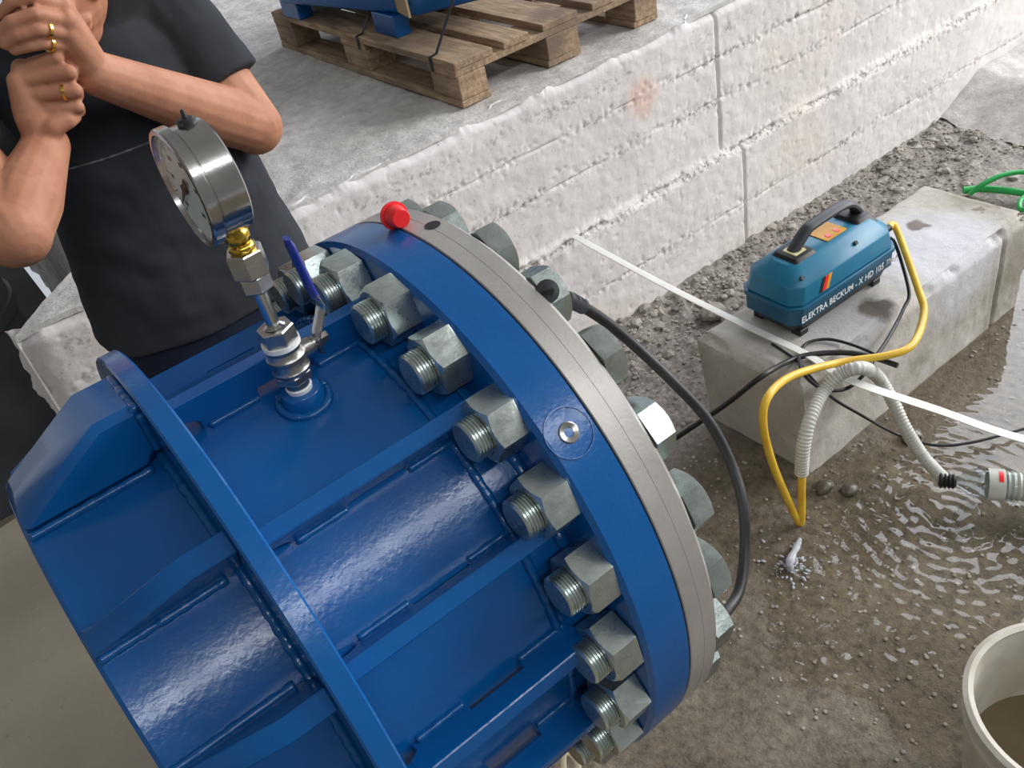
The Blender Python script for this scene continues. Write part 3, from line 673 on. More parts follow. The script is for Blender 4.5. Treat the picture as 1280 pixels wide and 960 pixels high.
# printed lettering on the long side
def text(body, size, x, z, mat, shear=0, name='lettering'):
    cu = bpy.data.curves.new('t', 'FONT'); cu.body = body; cu.size = size; cu.extrude = .0004; cu.shear = shear; cu.resolution_u = 2; cu.offset = size*.008
    o = bpy.data.objects.new('t', cu); COL.objects.link(o); bpy.context.view_layer.update()
    me = bpy.data.meshes.new_from_object(o.evaluated_get(bpy.context.evaluated_depsgraph_get())); bpy.data.objects.remove(o)
    wd = max(v.co.x for v in me.vertices)
    mb = MB(); mb.add([W(x+v.co.x, -.0012-v.co.z, z+v.co.y) for v in me.vertices], [tuple(p.vertices) for p in me.polygons])
    mb.build(name, mat, wa, smooth=False, fix=False); return wd
white = plain('white_print', lin(232, 236, 236), None, rough=.5)
wd = text('ELEKTRA BECKUM - X HD 105', .0258, .018, .058, white)
sx_ = (WL*.80)/wd if wd > 0 else 1
for o in [o for o in wa.children if o.name.startswith('lettering')]:
    for v in o.data.vertices:
        r = Vector((v.co.x, v.co.y, 0)); a = r.dot(ux); v.co.x += ux.x*(a-.018)*(sx_-1); v.co.y += ux.y*(a-.018)*(sx_-1)
text('The Jet', .022, .018+WL*.815, .060, white, .35)
MB().lathe([(0, .013), (.012, .013), (.014, .0095), (.030, .0095)], o=W(WL-.002, .05, .118), ax=tuple(ux), n=20).build('hose_outlet', M['black'], wa)

# ------------------------------------------------------------------ hoses and cords
def hose(name, pts, r, mat, label, cat, per=8, flat=None, n=10, corr=None, group=None):
    path = spline([tuple(p) for p in pts], per); mb = MB()
    path, L = resample(path, .012 if corr is None else corr/4)
    if corr is None: mb.tube(path, r, n=n)
    else: mb.tube(path, lambda t: r*(1+.075*math.sin(2*PI*t*L/corr)), n=14)
    o = mb.build(name, mat, base=tuple(path[0]), ang=70); return tag(o, label, cat, group)
wo = W(WL+.024, .05, .118)
TIP = oy(999, 652, .17)
P_ = [wo, W(WL+.05, .046, .108), oz(1148, 362, ZB+.05), oz(1155, 392, ZB+.03), oz(1141, 430, ZB+.03), oz(1110, 444, ZB+.032), oz(1050, 453, ZB+.035), oy(990, 470, .235), oy(960, 496, .21), oy(954, 530, .20), oy(966, 580, .19), oy(988, 632, .175), TIP + np.array([-.004, 0, .004]),
      TIP + np.array([.001, -.004, -.006]), oy(1002, 640, .165), oy(1002, 615, .165), oy(1003, 582, .168), oy(1006, 555, .17)]
hose('yellow_hose', P_, .0093, M['yellow'], 'yellow hose looping from the teal washer down to a folded tip above the water', 'hose', 8)
CP = [oy(1002, 592, .168), oy(1004, 560, .17), oy(1012, 525, .18), oy(1030, 488, .20), oz(1052, 467, ZB+.045), oz(1078, 460, ZB+.05), oy(1098, 472, .20), oy(1115, 500, .16), oy(1132, 536, .11), oy(1155, 572, .06), oz(1183, 602, -.868)]
hose('corrugated_conduit', CP, .0155, M['conduit'], 'grey corrugated conduit arched over the block front edge', 'conduit', 8, corr=.0085)
# bottle used as a coupling, with its ribbed pipe
bA = Vector(oz(1180, 601, -.868)); bB = Vector(oz(1300, 610, -.868)); bd = (bB-bA).normalized()
bt = thing('plastic_bottle', 'clear plastic bottle lying in the puddle joined to the conduit by a black collar', 'bottle', tuple(bA))
MB().lathe([(-.012, .013)] + [(x, .0165+.0022*math.sin(x*700)) for x in lin_(-.010, .024, 24)] + [(.026, .013)], o=bA, ax=bd, n=24).build('collar', M['rubber'], bt)
sd_ = MB().lathe([(.024, .013), (.034, .0165), (.052, .030), (.066, .036), (.078, .0375), (.082, .036), (.086, .0375), (.150, .0375), (.152, .036)], o=bA, ax=bd, n=32, cap=False)
sd_.build('body', M['pet'], bt)
MB().lathe([(.092, .0379), (.128, .0379)], o=bA, ax=bd, n=32, cap=False).build('label_band', M['conduit'], bt)
mb = MB(); e1 = Vector((0, 0, 1)); e2 = bd.cross(e1)
n_ = 6; V_ = []
for t in (.112, .122):
    for k in range(n_): 
        a = math.radians(20+k*9); V_.append(tuple(bA + bd*t + (e1*math.sin(a+.6) - (-e2)*math.cos(a+.6))*.0384))
mb.add(V_, [(k, k+1, n_+k+1, n_+k) for k in range(n_-1)]); mb.build('red_print', M['red'], bt)
pp, L = resample([bA+bd*.130, bA+bd*.30, bA+bd*.5+Vector((.0, -.05, 0))], .003)
tag(MB().tube(pp, lambda t: .0335*(1+.07*math.sin(t*L/.012*2*PI)), n=20).build('ribbed_pipe', M['conduit'], base=tuple(pp[0])), 'dirty grey ribbed pipe pushed into the end of the clear bottle', 'pipe')
# flat white strip
e_ = .0
S0 = Vector((1.074, 1.080, -.488)); S1 = Vector((1.135, .31, -.590)); S2 = Vector(oy(1062, 475, .19)); S3 = Vector(oz(1280, 549, -.80)); S4 = S3 + (S3-S2).normalized()*.35
S4.z = -.905
Sp = [S0.lerp(S1, t) + Vector((0, 0, -.010*math.sin(PI*t))) for t in lin_(0, 1, 6)] + [S2] + [S2.lerp(S3, t) for t in (.5, 1)] + [S4]
vw = Vector(CAM) - S1
tag(MB().tube(resample(spline(Sp, 6), .02)[0], (.0135, .0022), n=6, flat=tuple((vw.normalized()*.35+Vector((.35, -.1, .8))).cross(S1-S0))).build('white_strip', M['whitebar'], base=tuple(S0)), 'long flat white strip leaning from the wall ledge across the concrete block', 'strip')
# black hose from the back of the flange
H = [ox(684, 364, .104), ox(697, 371, .17), ox(712, 375, .20), ox(728, 383, .225), ox(760, 404, .26), ox(800, 438, .29), ox(842, 478, .31), ox(885, 525, .33), ox(914, 580, .33), ox(929, 632, .31), ox(931, 690, .28), ox(924, 738, .24), ox(908, 764, .20), ox(898, 772, .17), ox(885, 776, .103)]
bh_ = hose('black_hose', H, .0072, M['rubber'], 'thick black hose bowed out from behind the grey end flange', 'hose')
hp, L = resample(spline([tuple(p) for p in H[:4]], 8), .001)
MB().tube(hp, lambda t: .0105*(1+.16*math.sin(t*L/.0042*2*PI))*(1-.2*t), n=16).build('strain_relief', M['grey'], bh_)
P_ = [oz(820, 566, -.86), oz(840, 551, -.83), oy(905, 507, .40), oy(950, 472, .30), oz(985, 452, ZB+.02), oz(1015, 443, ZB+.012), oz(1060, 441, ZB+.012), oz(1095, 448, ZB+.012), oz(1122, 457, ZB+.012)]
hose('black_cable', P_, .0068, M['rubber'], 'black cable running from the floor up over the corner of the concrete block', 'cable')
P_ = [W(WL-.03, .03, .10), W(WL+.02, .03, .09), oz(1136, 362, ZB+.03), oz(1130, 385, ZB+.012), oz(1112, 420, ZB+.012), oz(1092, 450, ZB+.010), oz(1080, 468, ZB+.008), oy(1060, 485, .235), oy(1035, 488, .235), oy(1015, 478, .235), oy(1002, 462, .24), oz(998, 446, ZB+.012)]
hose('power_cord', P_, .0046, M['rubber'], 'black power cord curling from the washer end down the block', 'cord')
P_ = [oz(965, 430, ZB+.006), oz(985, 443, ZB+.008), oz(1000, 455, ZB+.008), oy(1012, 470, .245), oy(1040, 497, .235), oy(1075, 518, .20), oz(1115, 540, -.88), oz(1150, 553, -.90), oz(1180, 557, -.905), oz(1215, 553, -.905), oz(1255, 543, -.905), oz(1300, 530, -.905)]
hose('thin_cord', P_, .0038, M['rubber'], 'thin black cord trailing from the block into the puddle', 'cord')
P_ = [oz(1002, 438, ZB+.008), oz(1010, 428, ZB+.007), oz(1035, 424, ZB+.007), oz(1062, 430, ZB+.007), oz(1090, 441, ZB+.007), oz(1108, 452, ZB+.007)]
hose('thin_cord', P_, .0038, M['rubber'], 'thin black cord arched on the block in front of the washer', 'cord')
gz = -.885
P_ = [oz(1204, 238, gz), oz(1225, 236, gz), oz(1255, 238, gz+.004), oz(1300, 244, gz)]
hose('green_hose', P_, .0125, M['green'], 'thick green hose behind the far end of the block', 'hose')
P_ = [oz(1212, 243, gz), oz(1226, 232, gz+.03), oz(1250, 220, gz+.05), oz(1280, 215, gz+.05), oz(1310, 222, gz+.04), oz(1312, 245, gz+.03), oz(1290, 258, gz+.02), oz(1276, 262, gz+.01), oz(1276, 250, gz+.02), oz(1296, 238, gz+.03)]
hose('green_hose', P_, .0088, M['green'], 'thinner pale green hose coiled over the thick one', 'hose')

# ------------------------------------------------------------------ bucket
bc = Vector((.690, -.555, ZG+.0)); bh = .305; br = .160
bk = thing('bucket', 'dirty white plastic bucket on the wet floor at the lower right', 'bucket', (bc.x, bc.y, ZG))
MB().lathe([(.0, br*.82), (.004, br*.85), (bh-.05, br*.985), (bh-.046, br*1.03), (bh-.040, br*1.03), (bh-.036, br*.99), (bh-.004, br*1.005), (bh, br*.995), (bh, br*.965), (bh-.006, br*.955), (.012, br*.80), (.008, 0)], o=bc, ax=(0, 0, 1), n=72, cap=False).build('body', M['bucket'], bk)
MB().lathe([(bh-.008, br*1.0), (bh-.012, br*1.045), (bh+.002, br*1.05), (bh+.006, br*1.0), (bh+.004, br*.95), (bh-.002, br*.955)], o=bc, ax=(0, 0, 1), n=72, closed=True).build('rim', M['bucket'], bk)
MB().lathe([(.13, 0), (.13, br*.865)], o=bc, ax=(0, 0, 1), n=48, cap=False).build('muddy_water', M['mudwater'], bk)

# ------------------------------------------------------------------ water: shallow puddle with ripples, jet, gravel
IMP = oz(988, 712, -.925); RP = oz(1190, 640, -.925)
def wz(x, y):
    z = -.9235
    for c, lam, amp, fall in ((IMP, .042, .0024, .34), (RP, .030, .0012, .25)):
        d = math.hypot(x-c[0], y-c[1]); z += amp*math.sin(2*PI*d/lam + 1.5*nz(x*4, y*4, 1))*math.exp(-d/fall)*min(1, d/.03)
    d = math.hypot(x-IMP[0], y-IMP[1]); z += .0042*max(0, 1-d/.7)*nz(x*34, y*34, 3) + .0004*nz(x*9, y*9, 5)
    if d < .05: z += .010*(1-d/.05)*abs(nz(x*60, y*60, 9))
    return z
wtr = grid('puddle', lin_(.55, 3.0, 380), lin_(-1.1, .75, 300), lambda x, y: (x, y, wz(x, y)), M['water'], base=(.55, -1.1, -.923))
tag(wtr, 'shallow rippled puddle of clear water on the muddy floor in front of the block', 'puddle')
jp = spline([TIP + np.array([.004, -.003, -.006]), TIP + np.array([0, -.012, -.03]), np.array([IMP[0]+.004, IMP[1]+.004, -.90]), np.array([IMP[0], IMP[1], -.926])], 8)
jp, L = resample(jp, .004)
JET = tag(MB().tube(jp, lambda t: .0065*(1+.35*nz(t*7, 3, 1))*(1+.5*t), n=10).build('water_jet', M['jet'], base=tuple(jp[0])), 'thin stream of water falling from the folded tip of the yellow hose', 'water stream')
sp_ = MB(); rs = random.Random(11)
for i in range(90):
    a = rs.uniform(0, 2*PI); d = abs(rs.gauss(0, .045)); x = IMP[0]+d*math.cos(a)*1.0; y = IMP[1]+d*math.sin(a); r_ = rs.uniform(.001, .0038)
    ellipsoid(sp_, (x, y, -.922+rs.uniform(0, .012)*max(0, 1-d/.06)), (r_*rs.uniform(.8, 2.2), r_, r_*.6), Matrix.Rotation(a, 3, 'Z'), 8, 5)
so_ = sp_.build('splash', M['jet'], JET, ang=180); tag(so_, kind='stuff')
st = MB(); ico = [(0, 0, 1)] + [(.894*math.cos(k*1.2566), .894*math.sin(k*1.2566), .447) for k in range(5)] + [(.894*math.cos(k*1.2566+.628), .894*math.sin(k*1.2566+.628), -.447) for k in range(5)] + [(0, 0, -1)]
icf = [(0, 1+k, 1+(k+1) % 5) for k in range(5)] + [(1+k, 6+k, 1+(k+1) % 5) for k in range(5)] + [(1+(k+1) % 5, 6+k, 6+(k+1) % 5) for k in range(5)] + [(11, 6+(k+1) % 5, 6+k) for k in range(5)]
rs = random.Random(3)
for i in range(2600):
    x = rs.uniform(.45, 3.2); y = WY-.03-abs(rs.gauss(0, .17))
    if y < .62: continue
    s_ = rs.uniform(.002, .008) if rs.random() < .95 else rs.uniform(.01, .022)
    a = rs.uniform(0, 6); z = gh(x, y) + s_*.25
    st.add([(x + s_*(vx*math.cos(a)-vy*math.sin(a))*rs.uniform(.8, 1.3), y + s_*(vx*math.sin(a)+vy*math.cos(a)), z + s_*vz*.65) for vx, vy, vz in ico], icf)
for i in range(1500):
    x = rs.uniform(.5, 2.2); y = rs.uniform(-.7, .55)
    s_ = rs.uniform(.0015, .006); z = gh(x, y) + s_*.2; a = rs.uniform(0, 6)
    if 1.03 < x and y > .24: continue
    st.add([(x + s_*(vx*math.cos(a)-vy*math.sin(a)), y + s_*(vx*math.sin(a)+vy*math.cos(a)), z + s_*vz*.6) for vx, vy, vz in ico], icf)
tag(st.build('gravel', M['stone'], base=(.45, 1, ZG), ang=30), 'loose grey gravel scattered along the foot of the wall', 'gravel', kind='stuff')
for i, (px, py, s_, lb) in enumerate(((893, 398, .035, 'pale rubble lump on the gravel left of the concrete block'), (880, 322, .022, 'small grey stone against the foot of the wall'), (1030, 605, .020, 'dark wet stone at the front foot of the block'), (1062, 606, .018, 'small wet stone right of the dark stone by the block'), (1140, 540, .024, 'grey stone beside the corrugated conduit in the puddle'))):
    q = oz(px, py, ZG+.012); z = gh(q[0], q[1])
    bm = bmesh.new(); bmesh.ops.create_icosphere(bm, subdivisions=3, radius=s_); mb = MB()
    mb.add([(q[0]+v.co.x*1.25*(1+.3*nz(v.co.x*40+i, v.co.y*40, v.co.z*40)), q[1]+v.co.y*(1+.3*nz(v.co.x*40+i, v.co.y*40, 5)), z+s_*.45+v.co.z*.75*(1+.2*nz(v.co.x*50, i, 2))) for v in bm.verts], [tuple(v.index for v in f.verts) for f in bm.faces]); bm.free()
    tag(mb.build('stone', M['stone'] if i < 2 else M['wetstone'], base=(q[0], q[1], z)), lb, 'stone')

# ------------------------------------------------------------------ pallet with a blue steel piece strapped on
PX0, PX1, PY0, PY1 = .873, 1.590, 1.205, 2.29; PZ = ZP+.004; ph = .122
pa = thing('pallet', 'weathered wooden pallet standing on the raised concrete platform', 'pallet', (PX0, PY0, PZ))
def slat(name, x0, x1, y0, y1, z0, z1):
    rs_ = random.uniform(-.003, .003)
    o = MB().box(((x0+x1)/2, (y0+y1)/2+rs_, (z0+z1)/2), (x1-x0, y1-y0, z1-z0)).build(name, M['wood'], pa, bevel=.002); return o
bt_, bk_, ss_, dt_ = .018, .062, .019, .019
z1 = PZ+bt_; z2 = z1+bk_; z3 = z2+ss_; z4 = z3+dt_
lw = .095; xs3 = [(PX0, PX0+lw), ((PX0+PX1)/2-.06, (PX0+PX1)/2+.06), (PX1-lw, PX1)]
ys3 = [(PY0, PY0+.13), ((PY0+PY1)/2-.07, (PY0+PY1)/2+.07), (PY1-.13, PY1)]
for a, b in xs3:
    slat('bottom_board', a, b, PY0, PY1, PZ, z1)
    for c, d in ys3: slat('block', a+.003, b-.003, c, d, z1, z2)
for c, d in ys3: slat('stringer_board', PX0, PX1, c, d, z2, z3)
for a, b in ((PX0, PX0+.125), (PX0+.160, PX0+.245), (PX0+.295, PX0+.42), (PX0+.47, PX0+.555), (PX1-.125, PX1)): slat('deck_board', a, b, PY0, PY1, z3, z4)
ZD = z4
ld = thing('steel_fitting', 'blue painted steel fitting with square feet strapped onto the wooden pallet', 'steel fitting', (1.25, 1.85, ZD))
LC = Vector((1.31, 2.02, 0))
ft = [oz(492, 46, ZD), oz(372, 24, ZD), ]
for i, q in enumerate(ft + [np.array([1.42, 1.70, 0]), np.array([1.42, 2.25, 0])]):
    MB().box((q[0]+.02, q[1]+.03, ZD+.03), (.05, .12, .06)).build('foot_plate', M['blue'], ld, bevel=.003)
P = [oz(521, 20, ZD+.06), oz(640, -10, ZD+.06), np.array([1.50, 2.35, 0]), oz(345, -12, ZD+.06), oz(352, 4, ZD+.06)]
MB().prism([(p[0], p[1]) for p in P], ZD+.0595, ZD+.16).build('base_plate', M['blue'], ld, bevel=.006)
MB().lathe([(.16, .30), (.20, .30), (.20, .24), (.45, .24), (.45, .30), (.49, .30), (.49, .0)], o=(1.20, 1.97, ZD), ax=(0, 0, 1), n=64).build('pipe_body', M['blue'], ld)
q = oz(508, 22, ZD+.06)
tag(MB().box((q[0]-.006, q[1]-.004, ZD+.115), (.006, .09, .09), Matrix.Rotation(-.2, 3, 'Z')).build('cardboard_corner', M['card'], base=(q[0], q[1], ZD+.07)), 'cardboard edge guard tucked under the strap on the blue fitting', 'cardboard')
for i, (pt0, lb) in enumerate(((oz(423, 52, ZD), 'black strapping band around the pallet, farther from the near corner'), (oz(524, 74, ZD), 'black strapping band around the pallet, beside the cardboard'))):
    yy = pt0[1] - .02
    pth = [(PX0-.003, yy, z2+.002), (PX0-.003, yy, ZD+.001), (PX0+.02, yy, ZD+.003), (PX0+.16, yy+.02, ZD+.165), (PX0+.45, yy+.02, ZD+.17)]
    tag(MB().tube(pth, (.0012, .0075), n=4, flat=(-1, 0, .3)).build('strapping_band', M['strap'], base=pth[0]), lb, 'strap')

# ------------------------------------------------------------------ grey tank at the far left
tq = oy(34, 400, 2.6)
tk_ = thing('storage_tank', 'grey painted upright tank in the shade at the far left', 'tank', (tq[0]-.34, 2.6, -1.2))
MB().lathe([(0, .33), (.01, .34), (1.05, .34), (1.10, .31), (1.12, .0)], o=(tq[0]-.34, 2.6, -1.2), ax=(0, 0, 1), n=64).build('shell', M['tank'], tk_)
MB().lathe([(.62, .34), (.62, .352), (.66, .352), (.66, .34)], o=(tq[0]-.34, 2.6, -1.2), ax=(0, 0, 1), n=64, closed=True).build('band', M['tank'], tk_)

# ------------------------------------------------------------------ the man standing behind the vessel
def capsule(mb, p0, p1, r0, r1, n=16):
    p0, p1 = Vector(p0), Vector(p1); d = (p1-p0); L = d.length
    if L < 1e-6: d = Vector((0, 0, 1)); L = 1e-6
    prof = [(-r0*math.cos(q), r0*math.sin(q)) for q in lin_(.08, PI/2, 5)] + [(L+r1*math.sin(q), r1*math.cos(q)) for q in lin_(0, PI/2-.08, 5)]
    return mb.lathe(prof, o=p0, ax=d, n=n)
def chain(mb, pts, rs_):
    for (a, b, r0, r1) in zip(pts, pts[1:], rs_, rs_[1:]): capsule(mb, a, b, r0, r1)
def loft(mb, rows, n=40):      # rows (cx, cy, cz, hx, hy)
    P = [(cx+hx*math.copysign(abs(math.cos(q))**.85, math.cos(q)), cy+hy*math.copysign(abs(math.sin(q))**.85, math.sin(q)), cz) for cx, cy, cz, hx, hy in rows for q in [2*PI*k/n for k in range(n)]]
    fs = [(i*n+k, i*n+(k+1) % n, (i+1)*n+(k+1) % n, (i+1)*n+k) for i in range(len(rows)-1) for k in range(n)] + [tuple(range(n))[::-1], tuple(range((len(rows)-1)*n, len(rows)*n))]
    return mb.add(P, fs)
def fuse(mb, name, mat, parent, voxel, smooth=4, fac=.5, disp=None, ang=180):
    o = mb.build('t', mat, None, (0, 0, 0)); o.location = (0, 0, 0)
    r = o.modifiers.new('r', 'REMESH'); r.mode = 'VOXEL'; r.voxel_size = voxel; r.use_smooth_shade = True
    s = o.modifiers.new('s', 'SMOOTH'); s.iterations = smooth; s.factor = fac
    bpy.context.view_layer.update()
    me = bpy.data.meshes.new_from_object(o.evaluated_get(bpy.context.evaluated_depsgraph_get()))
    bpy.data.objects.remove(o); me.name = name
    b = parent['_base']
    co = np.empty(len(me.vertices)*3, 'f'); me.vertices.foreach_get('co', co); co = co.reshape(-1, 3)
    if disp is not None:
        no = np.empty(len(me.vertices)*3, 'f'); me.vertices.foreach_get('normal', no); no = no.reshape(-1, 3)
        co = co + no*np.array([disp(*p) for p in co])[:, None]
    co = co - np.array(b); me.vertices.foreach_set('co', co.astype('f').ravel())
    me.materials.clear(); me.materials.append(mat); me.polygons.foreach_set('use_smooth', [True]*len(me.polygons)); me.update()
    return link(name, me, parent, b)
TY = .68
HB = (-.06, .70, ZG)
mn = thing('person', 'man in a charcoal t-shirt behind the blue vessel, both hands raised to his mouth', 'person', HB)
Lc = sorted([(lambda q: (q[2], q[0]))(oy(px, py, TY)) for px, py in ((160, 475), (130, 420), (100, 350), (78, 290), (40, 225), (-15, 150), (-50, 70))])
Rc = sorted([(lambda q: (q[2], q[0]))(oy(px, py, TY)) for px, py in ((395, 330), (378, 300), (345, 240), (325, 190), (300, 140), (262, 60), (225, -10))])
xl = lambda z: float(np.interp(z, [a for a, b in Lc], [b for a, b in Lc])); xr = lambda z: float(np.interp(z, [a for a, b in Rc], [b for a, b in Rc]))
def trow(z, gx=0, gy=0, dep=.115, y=TY+.03):
    a, b = xl(z), xr(z); return ((a+b)/2, y, z, (b-a)/2+gx, dep+gy)
sL = Vector(oy(188, -8, TY+.03)); eL = Vector(oy(318, 158, TY-.08)); wL_ = Vector(oy(120, 92, .51))
sR = Vector(oy(-140, 78, TY+.05)); eR = Vector(oy(18, 291, .40)); wR = Vector(oy(58, 182, .50))
HC = Vector(oy(48, -58, .62))
bd_ = MB()
loft(bd_, [trow(z, -.012, -.012, d) for z, d in ((-.06, .12), (.05, .125), (.15, .12), (.25, .115), (.35, .12), (.42, .115), (.48, .10))])
nk = Vector(((xl(.5)+xr(.5))/2+.01, TY+.05, .50))
chain(bd_, [nk, nk.lerp(HC, .45)+Vector((0, .02, 0)), HC+Vector((0, .02, -.03))], [.075, .060, .060])
chain(bd_, [nk+Vector((0, 0, -.02)), sL], [.07, .055]); chain(bd_, [nk+Vector((0, 0, -.02)), sR], [.07, .055])
# arms
chain(bd_, [sL, sL.lerp(eL, .55), eL], [.054, .050, .044]); chain(bd_, [eL, eL.lerp(wL_, .3), eL.lerp(wL_, .75), wL_], [.042, .044, .034, .029])
chain(bd_, [sR, sR.lerp(eR, .55), eR], [.054, .050, .043]); chain(bd_, [eR, eR.lerp(wR, .35), eR.lerp(wR, .8), wR], [.042, .043, .033, .029])
# head: skull, jaw, nose, brow, ears; turned down towards the hands
tilt = Matrix.Rotation(math.radians(18), 3, 'X') @ Matrix.Identity(3); yaw_ = Matrix.Rotation(math.radians(-14), 3, 'Z'); HR = yaw_ @ tilt
hd = lambda x, y, z: HC + HR @ Vector((x, y, z))
ellipsoid(bd_, hd(0, .02, .035), (.076, .096, .092), HR); ellipsoid(bd_, hd(0, -.018, -.035), (.064, .078, .078), HR); ellipsoid(bd_, hd(0, -.045, -.080), (.040, .040, .034), HR)
chain(bd_, [hd(0, -.085, .020), hd(0, -.112, -.018), hd(0, -.098, -.024)], [.010, .015, .014])
for s_ in (-1, 1):
    chain(bd_, [hd(s_*.010, -.082, .036), hd(s_*.052, -.062, .034)], [.012, .010]); chain(bd_, [hd(s_*.011, -.100, -.024), hd(s_*.013, -.094, -.022)], [.009, .008])
    ellipsoid(bd_, hd(s_*.076, .018, -.005), (.010, .020, .034), HR); ellipsoid(bd_, hd(s_*.040, -.068, -.018), (.022, .018, .024), HR)
chain(bd_, [hd(-.024, -.088, -.052), hd(0, -.096, -.050), hd(.024, -.088, -.052)], [.007, .009, .007]); chain(bd_, [hd(-.020, -.086, -.063), hd(0, -.094, -.064), hd(.020, -.086, -.063)], [.007, .009, .007])
# left hand: back of the hand to the viewer, fingers laid across the mouth
def finger(px, ys, r): chain(bd_, [oy(a, b, y) for (a, b), y in zip(px, ys)], r)
FR = [.0092, .0088, .0082, .0072]
mcpL = [((80, 10), .485), ((84, 26), .475), ((86, 42), .475), ((88, 57), .482)]
for (p, y), r in zip(mcpL, (.0125, .013, .0125, .0115)):
    chain(bd_, [wL_, Vector(oy(*p, y)).lerp(wL_, .45), oy(*p, y)], [.023, .018, r])
finger([(80, 10), (40, -4), (14, 4), (1, 18)], [.485, .475, .485, .495], FR)
finger([(84, 26), (44, 18), (14, 27), (-1, 42)], [.475, .462, .470, .482], FR)
finger([(86, 42), (48, 36), (22, 44), (6, 55)], [.475, .462, .468, .480], [r*.97 for r in FR])
finger([(88, 57), (55, 54), (34, 58), (18, 63)], [.482, .468, .472, .480], [r*.88 for r in FR])
finger([(110, 80), (85, 30), (55, 5), (35, -15)], [.525, .545, .55, .55], [.014, .013, .0115, .0095])
# right hand: closed fist with four folded fingers and the thumb across the bottom
mcpR = [((27, 86), .505), ((22, 102), .498), ((27, 120), .495), ((36, 137), .497)]
for (p, y), r in zip(mcpR, (.0125, .013, .0125, .0115)):
    chain(bd_, [wR, Vector(oy(*p, y)).lerp(wR, .4), oy(*p, y)], [.024, .021, r])
pip = [((70, 72), .478), ((86, 90), .470), ((94, 113), .470), ((97, 133), .476)]
for i, ((m, my), (q, qy)) in enumerate(zip(mcpR, pip)):
    k = (1, 1, .97, .86)[i]
    finger([m, q, (q[0]+2, q[1]+6), (q[0]-32, q[1]+10)], [my, qy, qy+.028, qy+.036], [.0098*k, .0097*k, .0092*k, .0085*k])
finger([(55, 176), (66, 158), (84, 150), (92, 146)], [.492, .482, .480, .490], [.0175, .0145, .0115, .0095])
# legs (trousers cover them) and feet
hipL, hipR = Vector(((xl(.02)+xr(.02))/2+.085, TY+.03, -.02)), Vector(((xl(.02)+xr(.02))/2-.085, TY+.03, -.02))
for hp_, sx2 in ((hipL, 1), (hipR, -1)):
    kn = hp_ + Vector((sx2*.02, -.02, -.42)); an = Vector((hp_.x+sx2*.03, TY+.05, ZG+.085))
    chain(bd_, [hp_, kn, an], [.078, .052, .038]); chain(bd_, [an, an+Vector((sx2*.01, -.03, -.05)), an+Vector((sx2*.02, -.13, -.055))], [.036, .034, .026])
body = fuse(bd_, 'body', M['skin'], mn, .0027, 2, .5)
# eyes, hair
for s_ in (-1, 1):
    e = MB(); ellipsoid(e, hd(s_*.032, -.079, .010), (.0118, .0118, .0118), HR); e.build('eye', M['dial'], mn)
    e = MB(); ellipsoid(e, hd(s_*.032, -.0885, .008), (.0045, .003, .0045), HR); e.build('iris', M['black'], mn)
hr = MB(); ellipsoid(hr, hd(0, .032, .048), (.080, .098, .090), HR); ellipsoid(hr, hd(0, .055, .0), (.074, .075, .075), HR)
fuse(hr, 'hair', M['hair'], mn, .006, 2, .5, lambda x, y, z: .004*nz(x*60, y*60, z*25))
# clothing
hemc = sL.lerp(eL, .66); dl = (eL-sL).normalized(); hemR = sR.lerp(eR, .66)
sh = MB()
loft(sh, [trow(z, g, .0, d) for z, d, g in ((.05, .138, .008), (.10, .140, .006), (.15, .138, .003), (.22, .132, 0), (.30, .130, 0), (.38, .130, 0), (.44, .124, -.005), (.49, .108, -.02), (.525, .085, -.05))])
chain(sh, [nk+Vector((.02, -.01, -.035)), sL, sL.lerp(hemc, .5)], [.085, .072, .068]); chain(sh, [nk+Vector((-.02, -.01, -.035)), sR, sR.lerp(hemR, .5)], [.085, .074, .068])
sh.lathe([(0, .050), (.02, .068), ((hemc-sL).length-.004, .0645), ((hemc-sL).length, .060)], o=sL, ax=(hemc-sL), n=28)
sh.lathe([(-.004, .058), (0, .0655), (.006, .0655), (.008, .060)], o=hemc, ax=(hemc-sL), n=28)
sh.lathe([(0, .050), (.02, .070), ((hemR-sR).length-.004, .066), ((hemR-sR).length, .060)], o=sR, ax=(hemR-sR), n=28)
def fold(x, y, z):
    f = .0045*nz(x*5+z*4, y*5, z*9-x*3, 3) + .0025*nz(x*16, y*10, z*16, 2)
    f += .004*math.sin((z*.8+x*.55)*75+4*nz(x*4, y*4, z*4))*max(0, nz(x*3+5, y*3, z*3))
    return f
shirt = fuse(sh, 't_shirt', M['shirt'], mn, .0045, 3, .5, fold)
from mathutils.bvhtree import BVHTree
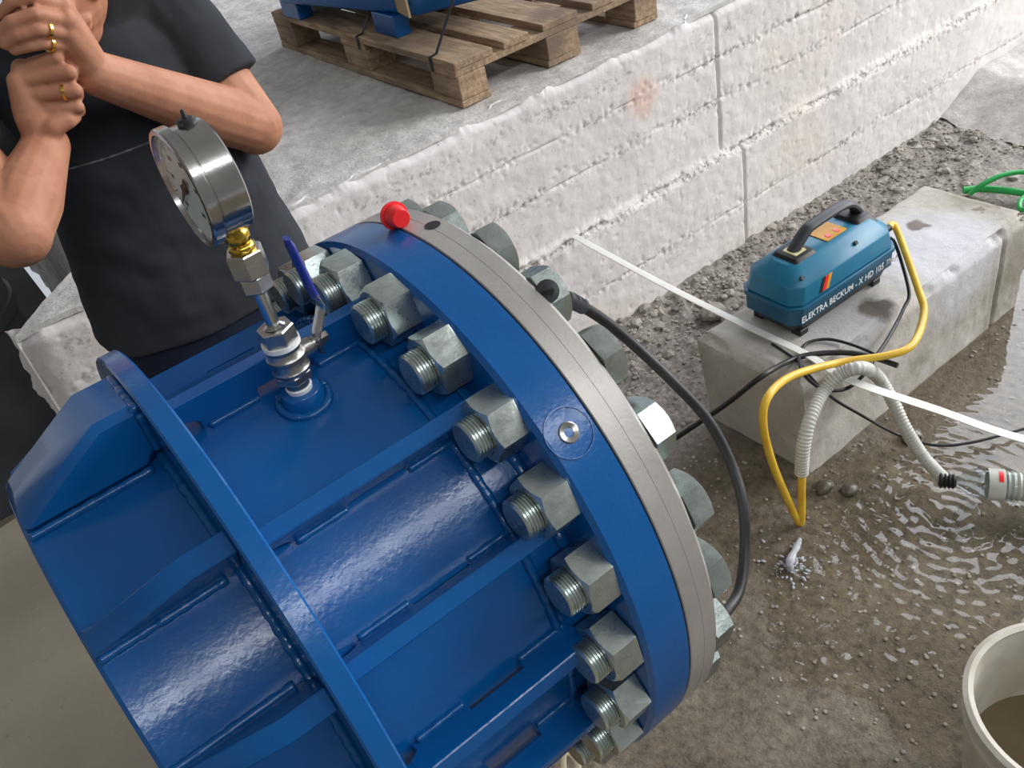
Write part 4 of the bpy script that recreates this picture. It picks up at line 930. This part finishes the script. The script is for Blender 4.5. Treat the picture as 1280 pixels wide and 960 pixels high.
tree = BVHTree.FromPolygons([v.co + Vector(HB) for v in shirt.data.vertices], [tuple(p.vertices) for p in shirt.data.polygons])
def seam(a, b, r, name, mat):
    pts = []
    for t in lin_(0, 1, 30):
        d = Vector(ray(a[0]+(b[0]-a[0])*t, a[1]+(b[1]-a[1])*t + 3*math.sin(PI*t))); h = tree.ray_cast(Vector(CAM), d)
        if h[0] is not None: pts.append(h[0]+h[1]*.0006)
    if len(pts) > 3: MB().tube(pts, r, n=6).build(name, mat, mn)
seam((66, 216), (186, 178), .0016, 'chest_seam', M['dust'])
tr = MB()
loft(tr, [trow(z, -.004, 0, d) for z, d in ((-.10, .125), (-.03, .128), (.03, .130), (.085, .128), (.10, .126))])
for hp_, sx2 in ((hipL, 1), (hipR, -1)):
    kn = hp_ + Vector((sx2*.02, -.02, -.42)); an = Vector((hp_.x+sx2*.03, TY+.05, ZG+.10)); chain(tr, [hp_+Vector((0, 0, -.02)), kn, an], [.098, .078, .064])
fuse(tr, 'trousers', M['trouser'], mn, .006, 3, .5, lambda x, y, z: .004*nz(x*8, y*8, z*12, 3))
for hp_, sx2 in ((hipL, 1), (hipR, -1)):
    bt2 = MB(); an = Vector((hp_.x+sx2*.03, TY+.05, ZG+.085))
    chain(bt2, [an+Vector((0, 0, .02)), an+Vector((0, .0, -.035))], [.050, .048]); chain(bt2, [an+Vector((0, .02, -.045)), an+Vector((sx2*.02, -.14, -.050))], [.040, .036])
    bt2.box((an.x+sx2*.01, an.y-.055, ZG+.018), (.085, .26, .026)); fuse(bt2, 'boot', M['shoe'], mn, .006, 3, .5)
def ring_on(a, b, t, r):
    a, b = Vector(a), Vector(b); MB().lathe([(-.0018, r-.001), (-.0018, r+.0009), (.0018, r+.0009), (.0018, r-.001)], o=a.lerp(b, t), ax=(b-a), n=28, closed=True).build('finger_ring', M['gold'], mn)
ring_on(oy(86, 42, .475), oy(48, 36, .462), .72, .0098); ring_on(oy(88, 57, .482), oy(55, 54, .468), .8, .0088)
ring_on(oy(27, 120, .495), oy(94, 113, .470), .80, .0102)
